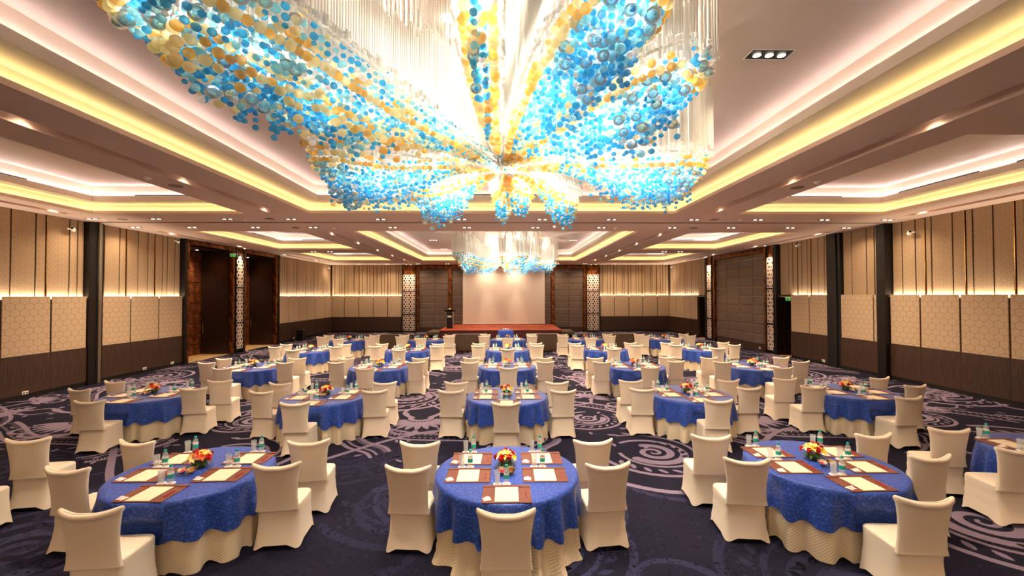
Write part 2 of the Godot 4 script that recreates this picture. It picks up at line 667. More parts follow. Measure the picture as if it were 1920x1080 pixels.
func make_floor() -> void:
	var base := Color(0.115, 0.11, 0.175)
	var mauve := Color(0.5, 0.45, 0.53)
	var faint := Color(0.2, 0.205, 0.32)
	rng.seed = 5
	var floor_ := struct("floor", "navy carpet with mauve paisley scrolls")
	var t := 7.46
	# far field: one repeat of the carpet
	var far := sheet(2048, 2048, 2048.0 / t, 0.0, 0.0, true, base)
	carpet_field(far, 0.0, 0.0, mauve)
	var far_mat := paint(Color(1, 1, 1), 0.95, 0.0, 0.2)
	far_mat.albedo_texture = ImageTexture.create_from_image(far.im)
	# near field: tone-on-tone scrolls, bordered by a wide curved band
	var split := 10.1
	for half in 2:
		var x0 := XL if half == 0 else (XL + XR) / 2
		var s := sheet(2048, 2048, 2048.0 / 13.12, x0, -3.02, false, base)
		rng.seed = 9
		for i in 90:
			var p := Vector2(rng.randf_range(-13, 13), rng.randf_range(-3, 8))
			var a := rng.randf() * TAU
			var c := faint.lerp(base, rng.randf_range(0.0, 0.6))
			if i % 3 == 0:
				paisley(s, p, rng.randf_range(0.5, 1.0), a, 1.0 if i % 2 else -1.0, c)
			else:
				s.stroke(spiral(p, 0.2, rng.randf_range(0.8, 1.6), 0.7, a, 1.0 if i % 2 else -1.0), 0.03, rng.randf_range(0.05, 0.12), c)
		for i in 42000:
			s.dot(rng.randf_range(x0, x0 + 13.12), rng.randf_range(-3, 9.5), rng.randf_range(0.006, 0.022), base.lerp(faint, pow(rng.randf(), 3.0) * 0.5) if i % 4 else base.darkened(0.25))
		# the bordered field beyond: clear its ground, then draw it
		for i in 400:
			var x := lerpf(-14, 14, i / 399.0)
			var edge := border_at(x)
			var d := edge + 0.05
			while d < 10.2:
				s.dot(x, d, 0.06, base)
				d += 0.07
		var e := PackedVector2Array()
		for i in 160:
			var x := lerpf(-14, 14, i / 159.0)
			e.append(Vector2(x, border_at(x)))
		s.stroke(e, 0.055, 0.055, mauve)
		for ox in [-2, -1, 0, 1, 2]:
			field_inside(s, ox * t, mauve)
		for sp in [[5.9, 5.2, 0.8, 2.0], [-9.0, 6.6, 0.7, 1.0]]:
			paisley(s, Vector2(sp[0], sp[1]), sp[2], sp[3], 1.0, mauve)
		var m := paint(Color(1, 1, 1), 0.95, 0.0, 0.2)
		m.albedo_texture = ImageTexture.create_from_image(s.im)
		var b := MB.new()
		var x1 := x0 + 13.12
		floor_quad(b, x0, x1, -3.02, split, Vector2(0, 0), Vector2(1, (split + 3.02) / 13.12))
		part(floor_, "carpet", b.mesh(), m)
	var fb := MB.new()
	floor_quad(fb, XL - 1.5, XR + 1.5, split, ZB + 0.3, Vector2((XL - 1.5) / t, split / t), Vector2((XR + 1.5) / t, (ZB + 0.3) / t))
	floor_quad(fb, XL - 1.5, XR + 1.5, ZF - 0.3, -3.02, Vector2((XL - 1.5) / t, (ZF - 0.3) / t), Vector2((XR + 1.5) / t, -3.02 / t))
	part(floor_, "carpet", fb.mesh(), far_mat)
	part(floor_, "slab", boxmesh(Vector3(0, -0.15, -(ZB + ZF) / 2), Vector3(XR - XL + 5, 0.28, ZB - ZF + 2)), mat.black)


func floor_quad(b: MB, x0: float, x1: float, d0: float, d1: float, uv0: Vector2, uv1: Vector2) -> void:
	var k := b.v.size()
	b.quad(Vector3(x0, 0, -d0), Vector3(x1, 0, -d0), Vector3(x1, 0, -d1), Vector3(x0, 0, -d1), Vector3.UP)
	for i in 4:
		var p: Vector3 = b.v[k + i]
		b.t[k + i] = Vector2(lerpf(uv0.x, uv1.x, (p.x - x0) / (x1 - x0)), lerpf(uv0.y, uv1.y, (-p.z - d0) / (d1 - d0)))


func border_at(x: float) -> float:
	return 7.5 + 1.45 * sin(x * 0.8422 + 2.53)


# the paisley field clipped to beyond the border
func field_inside(s: Sheet, ox: float, col: Color) -> void:
	carpet_field(s, ox, 0.0, col)


# ---------------------------------------------------------------- ceiling
var openings := []


func make_ceiling() -> void:
	var c := struct("ceiling", "beige stepped ceiling with cove-lit coffers")
	var mains := [[-5.58, 4.97, -1.7, 12.3], [-5.56, 5.0, 15.7, 29.4]]
	var sides := [[-11.8, -7.45, 2.2, 12.4], [6.86, 11.2, 6.15, 12.35], [6.86, 11.2, -3.0, 4.6], [-11.5, -7.49, 15.8, 22.0], [-11.6, -7.48, 23.7, 29.2], [7.1, 11.1, 16.0, 22.0], [7.1, 11.1, 23.9, 29.2]]
	var slots := [[-6.68, -6.38, 0.0, 12.35], [5.8, 6.12, 0.0, 12.25], [-6.67, -6.42, 15.7, 29.0], [5.95, 6.22, 15.7, 29.2], [-12.62, -12.36, 2.0, 12.5], [11.98, 12.24, 2.0, 12.55], [-12.72, -12.5, 15.8, 29.5], [12.16, 12.38, 15.8, 29.5]]
	openings = mains + sides + slots
	var b := MB.new()
	var xs := [XL - 0.3, XR + 0.3]
	var ds := [ZF - 0.3, 13.78, 13.95, ZB + 0.3]
	for o in openings:
		xs.append_array([o[0], o[1]])
		ds.append_array([o[2], o[3]])
	xs.sort()
	ds.sort()
	for j in ds.size() - 1:
		var start := -999.0
		for i in xs.size() - 1:
			var mx: float = (xs[i] + xs[i + 1]) / 2
			var md: float = (ds[j] + ds[j + 1]) / 2
			var solid: bool = ds[j + 1] - ds[j] > 1e-4 and not (md > 13.78 and md < 13.95)
			for o in openings:
				if mx > o[0] and mx < o[1] and md > o[2] and md < o[3]:
					solid = false
			if solid and start < -900:
				start = xs[i]
			if (not solid or i == xs.size() - 2) and start > -900:
				aabb_box(b, start, xs[i + 1] if solid else xs[i], CEIL, CEIL + 0.08, ds[j], ds[j + 1])
				start = -999.0
	part(c, "soffit", b.mesh(), mat.soffit)
	part(c, "partition_track", boxmesh(Vector3((XL + XR) / 2, CEIL + 0.045, -13.865), Vector3(XR - XL, 0.08, 0.17)), mat.black)
	for o in mains:
		coffer(c, o, 0.43, 1.0)
	for o in sides:
		coffer(c, o, 0.34, 1.5)
	for k in slots.size():
		slot(c, slots[k], k)
	part(c, "deck", boxmesh(Vector3((XL + XR) / 2, 6.35, -(ZB + ZF) / 2), Vector3(XR - XL + 6, 0.2, ZB - ZF + 4)), mat.black)


func coffer(c: Node3D, o: Array, inset: float, k: float) -> void:
	var x0: float = o[0]
	var x1: float = o[1]
	var d0: float = o[2]
	var d1: float = o[3]
	var yl := CEIL + 0.08
	var y1 := CEIL + 0.28
	var y2 := y1 + 0.15
	var y3 := CEIL + 0.74
	var bk := 0.15
	var riser := MB.new()
	ring(riser, x0 - bk, x1 + bk, d0 - bk, d1 + bk, 0.06, yl, y1 + 0.05)
	part(c, "cove_riser", riser.mesh(), mat.coffer)
	var tray := MB.new()
	ring(tray, x0 + inset, x1 - inset, d0 + inset, d1 - inset, inset + bk, y1, y2)
	part(c, "coffer_tray", tray.mesh(), mat.coffer)
	var top := MB.new()
	var q := inset - 0.14
	ring(top, x0 + q, x1 - q, d0 + q, d1 - q, 0.06, y2, y3 + 0.05)
	part(c, "inner_riser", top.mesh(), mat.coffer)
	part(c, "coffer_ceiling", boxmesh(Vector3((x0 + x1) / 2, y3 + 0.05, -(d0 + d1) / 2), Vector3(x1 - x0 - 2 * q, 0.1, d1 - d0 - 2 * q)), mat.coffer_top)
	# air slots: thin dark lines at the foot of the inner riser
	var air := MB.new()
	var cx := (x0 + x1) / 2
	var cd := (d0 + d1) / 2
	var hw := (x1 - x0) * 0.18
	aabb_box(air, cx - hw, cx + hw, y2 + 0.02, y2 + 0.06, d1 - q - 0.012, d1 - q + 0.01)
	for f in [-0.22, 0.22]:
		aabb_box(air, x0 + q - 0.01, x0 + q + 0.012, y2 + 0.02, y2 + 0.06, cd + (d1 - d0) * f - 1.0, cd + (d1 - d0) * f + 1.0)
		aabb_box(air, x1 - q - 0.012, x1 - q + 0.01, y2 + 0.02, y2 + 0.06, cd + (d1 - d0) * f - 1.0, cd + (d1 - d0) * f + 1.0)
	part(c, "air_slot", air.mesh(), mat.black)
	for lvl in 2:
		var e: float = -0.09 if lvl == 0 else inset - 0.07
		var y: float = yl if lvl == 0 else y2
		var ax0 := x0 + e
		var ax1 := x1 - e
		var ad0 := d0 + e
		var ad1 := d1 - e
		var led: Material = mat.led_yellow if lvl == 0 else mat.led_white
		var col: Color = YELLOW if lvl == 0 else PINK
		var watt: float = E_COVE if lvl == 0 else E_INNER
		for side in 4:
			var along := Vector3.BACK if side < 2 else Vector3.RIGHT
			var ln: float = ad1 - ad0 if side < 2 else ax1 - ax0
			var at := Vector3([ax0, ax1, (ax0 + ax1) / 2, (ax0 + ax1) / 2][side], y + 0.008, -[(ad0 + ad1) / 2, (ad0 + ad1) / 2, ad0, ad1][side])
			var sz := Vector3(0.03, 0.012, ln) if side < 2 else Vector3(ln, 0.012, 0.03)
			part(c, "led_strip", boxmesh(at, sz), led)
			area(c, at + Vector3(0, 0.012, 0), Vector3.UP, along, Vector2(ln, 0.03), col, watt * ln * (k if lvl == 1 else 1.0))


func slot(c: Node3D, o: Array, k: int) -> void:
	var b := MB.new()
	ring(b, o[0], o[1], o[2], o[3], 0.04, CEIL + 0.08, CEIL + 0.24)
	aabb_box(b, o[0], o[1], CEIL + 0.24, CEIL + 0.28, o[2], o[3])
	part(c, "light_slot", b.mesh(), mat.soffit)
	var lamp := MB.new()
	lamp.lathe([Vector2(0.0, -0.02), Vector2(0.045, -0.02), Vector2(0.045, -0.02), Vector2(0.05, 0.02)], 12)
	var lm := lamp.mesh()
	var d: float = o[3] - 0.35
	var inner := k < 4
	while d > o[2]:
		var at := Vector3((o[0] + o[1]) / 2, CEIL + 0.215, -d)
		part(c, "slot_lamp", lm, mat.lamp, at)
		spot(c, at + Vector3(0, -0.04, 0), Vector3(0, -1, 0), 62.0, WARM, E_SLOT if inner else E_SLOT * 0.8, 0.04, 1.0)
		d -= 3.0 if inner else 4.2


const YELLOW := Color(1.0, 0.92, 0.64)
const PINK := Color(1.0, 0.93, 0.94)
const LEDGE_WHITE := Color(1.0, 0.93, 0.82)
const WARM := Color(1.0, 0.87, 0.72)
const E_COVE := 0.1
const E_INNER := 0.09
const E_SLOT := 0.6
const E_LEDGE := 0.75
const E_DOWN := 8.0
const E_CHAND := 6.2
const E_BULB := 0.9


# ---------------------------------------------------------------- walls
const LEDGE := 2.8
const DADO := 1.18


# joints of the upper fabric between two places, filled in where none are given
func fill_joints(u0: float, u1: float, mods: Array, sd: int) -> Array:
	var r := RandomNumberGenerator.new()
	r.seed = sd
	var out := []
	for i in mods.size() - 1:
		var a: float = mods[i]
		var b: float = mods[i + 1]
		if i > 0:
			out.append([a, 1])
		var q := [0.3, 0.52, 0.78] if r.randf() < 0.5 else [0.22, 0.6, 0.74]
		for f in q:
			out.append([lerpf(a, b, f + r.randf_range(-0.04, 0.04)), 0])
	return out


# one stretch of panelled wall: upper fabric strips, lit ledge, hexagon panels, wooden dado
func panelled(w: Node3D, side: String, u0: float, u1: float, joints: Array, hexes: Array, lower := true, lit := true) -> void:
	part(w, "fabric_backing", wall_box(side, u0, u1, LEDGE - 0.1, CEIL, 0.0, 0.012), mat.strip)
	var js := joints.duplicate()
	js.sort_custom(func(a, b): return a[0] < b[0])
	var prev := u0
	for j in js + [[u1, 0]]:
		part(w, "fabric_strip", wall_box(side, prev, j[0] - 0.038, LEDGE - 0.1, CEIL - 0.004, 0.012, 0.045, 0.008), mat.fabric)
		if j[1] == 1:
			part(w, "metal_strip", wall_box(side, j[0] - 0.012, j[0] + 0.012, LEDGE - 0.1, CEIL - 0.004, 0.012, 0.05), mat.gold)
			prev = j[0] + 0.012
		else:
			prev = j[0]
	if lower:
		lower_band(w, side, u0, u1, hexes)
	if lit:
		var dir := Vector3.FORWARD if side in ["left", "right"] else Vector3.RIGHT
		var mid := (u0 + u1) / 2
		part(w, "led_strip", wall_box(side, u0 + 0.03, u1 - 0.03, LEDGE - 0.082, LEDGE - 0.07, 0.06, 0.1), mat.led_warm)
		area(w, wall_point(side, mid, LEDGE - 0.06, 0.08), Vector3.UP, dir, Vector2(u1 - u0 - 0.06, 0.03), LEDGE_WHITE, E_LEDGE * (u1 - u0))


func lower_band(w: Node3D, side: String, u0: float, u1: float, hexes: Array) -> void:
	part(w, "panel_backing", wall_box(side, u0, u1, DADO, LEDGE - 0.09, 0.0, 0.12), mat.strip)
	var hs := hexes.duplicate()
	hs.sort()
	var prev := u0
	for h in hs + [u1]:
		part(w, "hexagon_panel", wall_box(side, prev + 0.024, h - 0.024, DADO + 0.006, LEDGE, 0.12, 0.15, 0.008), mat.hexfab)
		part(w, "dado_board", wall_box(side, prev + 0.002, h - 0.002, 0.12, DADO, 0.0, 0.155, 0.004), mat.wood)
		prev = h
	part(w, "skirting", wall_box(side, u0, u1, 0.0, 0.118, 0.0, 0.135), mat.black)


func post(w: Node3D, side: String, u0: float, u1: float, depth: float, m: Material, called := "post") -> void:
	part(w, called, wall_box(side, u0, u1, 0.0, CEIL - 0.002, 0.0, depth, 0.01), m)


# pierced screen of hexagonal cells with round holes
func lattice_mesh(wd: float, ht: float, pitch: float) -> ArrayMesh:
	var b := MB.new()
	var rows := int(round(ht / (pitch * 0.866)))
	var cols := int(round(wd / pitch))
	var px := wd / cols
	var py := ht / rows
	var th := 0.012
	for r in rows:
		for c in cols + (r % 2):
			var cx := -wd / 2 + (c + (0.0 if r % 2 else 0.5)) * px
			var cy := -ht / 2 + (r + 0.5) * py
			for k in 12:
				var pts := []
				for q in 2:
					var a := TAU * (k + q) / 12.0
					# outer edge follows the cell, inner edge the round hole
					var hexr := 0.5 / maxf(absf(cos(fposmod(a, PI / 3) - PI / 6)), 0.5)
					var o := Vector3(cos(a) * px * hexr * 1.02, sin(a) * py * hexr * 1.16, th)
					var hole: float = 0.36 if (r + c) % 2 == 0 else 0.25
					var i := Vector3(cos(a) * px * hole, sin(a) * px * hole, th)
					o.x = clampf(cx + o.x, -wd / 2, wd / 2) - cx
					i.x = clampf(cx + i.x, -wd / 2, wd / 2) - cx
					pts.append_array([Vector3(cx, cy, 0) + o, Vector3(cx, cy, 0) + i])
				b.quad(pts[0], pts[2], pts[3], pts[1], Vector3.BACK)
				b.quad(pts[1], pts[3], pts[3] - Vector3(0, 0, 2 * th), pts[1] - Vector3(0, 0, 2 * th))
	return b.mesh()


func lattice_column(w: Node3D, side: String, u0: float, u1: float, bands: Array, pitch: float) -> void:
	part(w, "column_backing", wall_box(side, u0, u1, 0.0, CEIL - 0.002, 0.0, 0.1), mat.black)
	part(w, "column_edge", wall_box(side, u0, u0 + 0.05, 0.0, CEIL - 0.002, 0.1, 0.24, 0.006), mat.dark_metal)
	part(w, "column_edge", wall_box(side, u1 - 0.05, u1, 0.0, CEIL - 0.002, 0.1, 0.24, 0.006), mat.dark_metal)
	part(w, "column_head", wall_box(side, u0 + 0.05, u1 - 0.05, bands[0][1], CEIL - 0.002, 0.1, 0.19, 0.006), mat.bronze)
	for bd in bands:
		var m := lattice_mesh(u1 - u0 - 0.1, bd[1] - bd[0], pitch)
		var o := part(w, "lattice_panel", m, mat.lattice, wall_point(side, (u0 + u1) / 2, (bd[0] + bd[1]) / 2, 0.19))
		o.rotation.y = {"left": PI / 2, "right": -PI / 2, "back": 0.0}[side]
		part(w, "lattice_rail", wall_box(side, u0 + 0.05, u1 - 0.05, bd[0] - 0.06, bd[0], 0.12, 0.21, 0.005), mat.dark_metal)
	# a row of small lamps hidden under the head washes the screen
	var n := 1 if u1 - u0 < 0.7 else 2
	for i in n:
		var u := lerpf(u0, u1, (i + 1.0) / (n + 1.0))
		part(w, "column_lamp", boxmesh(Vector3.ZERO, Vector3(0.05, 0.02, 0.05)), mat.lamp, wall_point(side, u, CEIL - 0.02, 0.42))
		spot(w, wall_point(side, u, CEIL - 0.06, 0.42), Vector3(0, -1, 0) + (wall_point(side, u, 0, 0) - wall_point(side, u, 0, 1)) * 0.1, 30.0, WARM, E_DOWN * 0.8, 0.04, 1.0)


func quilt(w: Node3D, side: String, cols: Array, rows: Array, out := 0.02) -> void:
	part(w, "quilt_backing", wall_box(side, cols[0], cols[-1], rows[0], rows[-1], 0.0, out), mat.joint)
	for i in cols.size() - 1:
		for j in rows.size() - 1:
			part(w, "quilted_panel", wall_box(side, cols[i] + 0.006, cols[i + 1] - 0.006, rows[j] + 0.008, rows[j + 1] - 0.02, out, out + 0.055, 0.022), mat.quilt)


func frame(w: Node3D, side: String, u0: float, u1: float, top: float, wd: float, depth: float, m: Material, y0 := 0.0) -> void:
	part(w, "portal_jamb", wall_box(side, u0, u0 + wd, y0, top, 0.0, depth, 0.015), m)
	part(w, "portal_jamb", wall_box(side, u1 - wd, u1, y0, top, 0.0, depth, 0.015), m)
	part(w, "portal_head", wall_box(side, u0 + wd, u1 - wd, top - wd * 1.2, top, 0.0, depth, 0.015), m)


func core(w: Node3D, side: String, u0: float, u1: float, y0 := 0.0, y1 := 6.3) -> void:
	part(w, "wall_core", wall_box(side, u0, u1, y0, y1, -0.25, 0.0), mat.strip)


# deep entrance recess on the left wall: tiled back, timber door leaf across its far end
func entrance(w: Node3D, u0: float, u1: float, top: float, n: int, label: String) -> void:
	var dp := 1.3
	part(w, "recess_ceiling", wall_box("left", u0, u1, top, top + 0.2, -dp - 0.1, 0.0), mat.black)
	part(w, "recess_cheek", wall_box("left", u0 - 0.05, u0, 0.0, top, -dp - 0.1, 0.0), mat.black)
	part(w, "recess_back", wall_box("left", u0, u1, 0.0, top, -dp - 0.12, -dp - 0.015), mat.gold)
	var rows := 10
	for i in rows:
		var y0 := 0.02 + (top - 0.02) * i / rows
		var y1 := 0.02 + (top - 0.02) * (i + 1) / rows
		part(w, "stone_tile", wall_box("left", u0 + 0.01, u1, y0 + 0.014, y1 - 0.014, -dp - 0.02, -dp + 0.01, 0.006), mat.copper_tile)
	part(w, "threshold", wall_box("left", u0, u1, 0.0, 0.015, -dp, 0.05), mat.marble)
	var d := struct("door_%d" % n, label)
	part(d, "door_leaf", wall_box("left", u1 - 0.06, u1 + 0.05, 0.016, top, -dp, 0.0), mat.door)
	part(d, "door_handle", wall_box("left", u1 - 0.12, u1 - 0.06, 1.0, 1.5, -dp + 0.12, -dp + 0.15, 0.008), mat.gold)
	# two small recessed lamps in the recess ceiling
	for f in [0.4, 0.62]:
		part(w, "recess_lamp", boxmesh(Vector3.ZERO, Vector3(0.08, 0.01, 0.08)), mat.lamp, wall_point("left", lerpf(u0, u1, f), top - 0.005, -dp * 0.6))
	spot(w, wall_point("left", lerpf(u0, u1, 0.5), top - 0.05, -dp * 0.6), Vector3(-0.25, -1, 0), 60.0, WARM, E_DOWN * 0.9, 0.05, 1.0)


func make_walls() -> void:
	# ---- left
	var w := struct("wall_left", "left side wall of fabric strips, hexagon panels and dark dado")
	for s in [[ZF - 0.3, 17.98], [20.96, 21.84], [24.84, ZB + 0.3]]:
		core(w, "left", s[0], s[1])
	for s in [[17.98, 20.96], [21.84, 24.84]]:
		core(w, "left", s[0], s[1], 4.93)
	var hx := []
	var u := 12.65
	while u > ZF + 0.4:
		hx.append(u)
		u -= 1.24
	var jn := [[11.72, 0], [12.33, 0], [12.6, 1], [13.27, 0], [13.52, 0]]
	u = 11.36
	while u > ZF + 0.5:
		jn.append_array([[u, 1], [u - 0.31, 0], [u - 0.85, 0]])
		u -= 1.24
	panelled(w, "left", ZF, 13.72, jn, hx)
	post(w, "left", 13.72, 13.98, 0.2, mat.dark_metal, "partition_post")
	for k in 3:
		post(w, "left", 13.99 + k * 0.055, 14.025 + k * 0.055, 0.26 - k * 0.02, mat.steel, "partition_channel")
	post(w, "left", 14.15, 14.2, 0.2, mat.black, "partition_post")
	panelled(w, "left", 14.2, 17.72, [[14.4, 0], [14.97, 0], [15.22, 1], [15.72, 0], [16.14, 0], [16.45, 1], [16.83, 0], [17.06, 0], [17.44, 0]], [15.3, 16.53])
	post(w, "left", 17.72, 17.86, 0.24, mat.dark_metal)
	frame(w, "left", 17.86, 21.05, 5.16, 0.16, 0.2, mat.bronze)
	lattice_column(w, "left", 21.06, 21.74, [[3.25, 4.9], [1.51, 3.17], [0.21, 1.43]], 0.2)
	frame(w, "left", 21.75, 24.96, 5.16, 0.16, 0.2, mat.bronze)
	post(w, "left", 24.97, 25.14, 0.24, mat.dark_metal)
	entrance(w, 18.02, 20.9, 4.92, 1, "dark timber door in the nearer tiled recess of the left wall")
	entrance(w, 21.9, 24.78, 4.92, 2, "dark timber door in the farther tiled recess of the left wall")
	var m3 := [25.14, 26.32, 27.58, 28.79, 30.03, 31.53, 32.86]
	panelled(w, "left", 25.14, ZB - 0.14, fill_joints(25.14, 32.86, m3, 3), m3.slice(1, 6))
	# ---- right
	w = struct("wall_right", "right side wall of fabric strips, hexagon panels and dark dado")
	for s in [[ZF - 0.3, 18.83], [19.7, 26.86], [28.0, ZB + 0.3]]:
		core(w, "right", s[0], s[1])
	for s in [[18.83, 19.7], [26.86, 28.0]]:
		core(w, "right", s[0], s[1], 2.74)
	hx = [12.9]
	u = 11.75
	while u > ZF + 0.4:
		hx.append(u)
		u -= 1.17
	jn = [[13.59, 0], [13.14, 0], [12.82, 1], [12.64, 0], [12.03, 0], [11.68, 1], [11.5, 0], [11.01, 0]]
	u = 10.52
	while u > ZF + 0.5:
		jn.append_array([[u, 1], [u - 0.2, 0], [u - 0.72, 0]])
		u -= 1.17
	panelled(w, "right", ZF, 13.93, jn, hx)
	post(w, "right", 13.93, 14.24, 0.3, mat.dark_metal, "partition_post")
	post(w, "right", 14.24, 14.42, 0.16, mat.black, "partition_post")
	panelled(w, "right", 14.42, 16.0, [[14.62, 0], [14.95, 0], [15.6, 0]], [14.56], true, false)
	post(w, "right", 16.0, 16.14, 0.16, mat.black, "partition_post")
	post(w, "right", 16.14, 16.6, 0.22, mat.black, "partition_post")
	panelled(w, "right", 16.6, 18.83, [[16.95, 0], [17.3, 0], [17.68, 1], [17.92, 0], [18.25, 0], [18.5, 1]], [17.68])
	panelled(w, "right", 18.84, 19.7, [[19.1, 0]], [], false)
	side_door(w, 18.86, 19.68, 3, "dark service door under the green exit sign, right wall")
	post(w, "right", 19.7, 19.86, 0.24, mat.dark_metal)
	lattice_column(w, "right", 19.87, 20.5, [[3.14, 4.6], [1.46, 3.06], [0.17, 1.36]], 0.2)
	frame(w, "right", 20.51, 25.85, 5.14, 0.2, 0.2, mat.bronze)
	quilt(w, "right", [20.71, 21.82, 23.1, 24.42, 25.65], quilt_rows())
	part(w, "plinth", wall_box("right", 20.71, 25.65, 0.0, 0.32, 0.0, 0.07), mat.wood)
	lattice_column(w, "right", 25.9, 26.6, [[3.13, 4.63], [1.4, 3.0], [0.14, 1.3]], 0.2)
	post(w, "right", 26.62, 26.8, 0.24, mat.dark_metal)
	panelled(w, "right", 26.8, 28.04, [[27.2, 0], [27.6, 0]], [], false)
	side_door(w, 26.88, 27.98, 4, "dark service door beside the farther pierced column, right wall")
	var m4 := [28.04, 29.1, 30.13, 31.53, 32.86]
	panelled(w, "right", 28.04, ZB - 0.14, fill_joints(28.04, 32.86, m4, 8), m4.slice(1, 4))
	# ---- back
	w = struct("wall_back", "stage end wall with panelled wings and a bronze-framed quilted centre")
	core(w, "back", XL - 0.3, XR + 0.3)
	var m5 := [XL + 0.14, -12.19, -11.1, -10.0, -8.91, -7.8]
	panelled(w, "back", m5[0], m5[5], fill_joints(m5[0], m5[5], m5, 21), m5.slice(1, 5))
	var m6 := [7.42, 8.54, 9.67, 10.75, 11.88, XR - 0.14]
	panelled(w, "back", m6[0], m6[5], fill_joints(m6[0], m6[5], m6, 22), m6.slice(1, 5))
	lattice_column(w, "back", -7.78, -6.72, [[3.15, 4.39], [1.41, 3.07], [0.12, 1.33]], 0.2)
	lattice_column(w, "back", 6.36, 7.4, [[3.15, 4.39], [1.41, 3.07], [0.12, 1.33]], 0.2)
	frame(w, "back", -6.7, 6.34, 5.12, 0.2, 0.2, mat.bronze)
	part(w, "portal_jamb", wall_box("back", -4.28, -3.98, 0.0, 4.9, 0.0, 0.18, 0.02), mat.bronze)
	part(w, "portal_jamb", wall_box("back", 3.64, 3.9, 0.0, 4.9, 0.0, 0.18, 0.02), mat.bronze)
	quilt(w, "back", [-6.5, -5.29, -4.29], quilt_rows())
	quilt(w, "back", [-3.97, -2.8, -1.6, -0.4, 0.8, 2.0, 3.63], quilt_rows())
	quilt(w, "back", [3.91, 5.01, 6.13], quilt_rows())
	part(w, "plinth", wall_box("back", -6.5, 6.14, 0.0, 0.32, 0.0, 0.07), mat.wood)
	# ---- behind the camera
	w = struct("wall_front", "entrance end wall behind the viewer")
	core(w, "front", XL - 0.3, XR + 0.3)
	var m7 := []
	for i in 22:
		m7.append(lerpf(XL + 0.14, XR - 0.14, i / 21.0))
	panelled(w, "front", m7[0], m7[21], fill_joints(m7[0], m7[21], m7, 31), m7.slice(1, 21))


func quilt_rows() -> Array:
	return [0.33, 0.82, 1.3, 1.78, 2.26, 2.74, 3.22, 3.71, 4.19, 4.67, 4.9]


func side_door(w: Node3D, u0: float, u1: float, n: int, label: String) -> void:
	part(w, "door_head", wall_box("right", u0 - 0.03, u1 + 0.03, 2.72, 2.8, 0.0, 0.15), mat.dark_metal)
	part(w, "threshold", wall_box("right", u0, u1, 0.0, 0.012, -0.6, 0.1), mat.marble)
	part(w, "recess_back", wall_box("right", u0 - 0.1, u1 + 0.1, 0.0, 2.9, -0.75, -0.7), mat.black)
	part(w, "recess_cheek", wall_box("right", u0 - 0.12, u0, 0.0, 2.9, -0.7, 0.0), mat.door)
	part(w, "recess_cheek", wall_box("right", u1, u1 + 0.12, 0.0, 2.9, -0.7, 0.0), mat.door)
	part(w, "recess_ceiling", wall_box("right", u0, u1, 2.72, 2.85, -0.7, 0.0), mat.black)
	var d := struct("door_%d" % n, label)
	part(d, "door_leaf", wall_box("right", u0, u1, 0.013, 2.7, -0.5, -0.45, 0.004), mat.door)
	part(d, "door_handle", wall_box("right", u0 + 0.08, u0 + 0.2, 1.0, 1.03, -0.45, -0.4, 0.006), mat.steel)


# ---------------------------------------------------------------- ceiling and wall fittings
func ordinal(i: int) -> String:
	return ["first", "second", "third", "fourth", "fifth", "sixth", "seventh", "eighth", "ninth", "tenth", "eleventh", "twelfth", "thirteenth"][i]


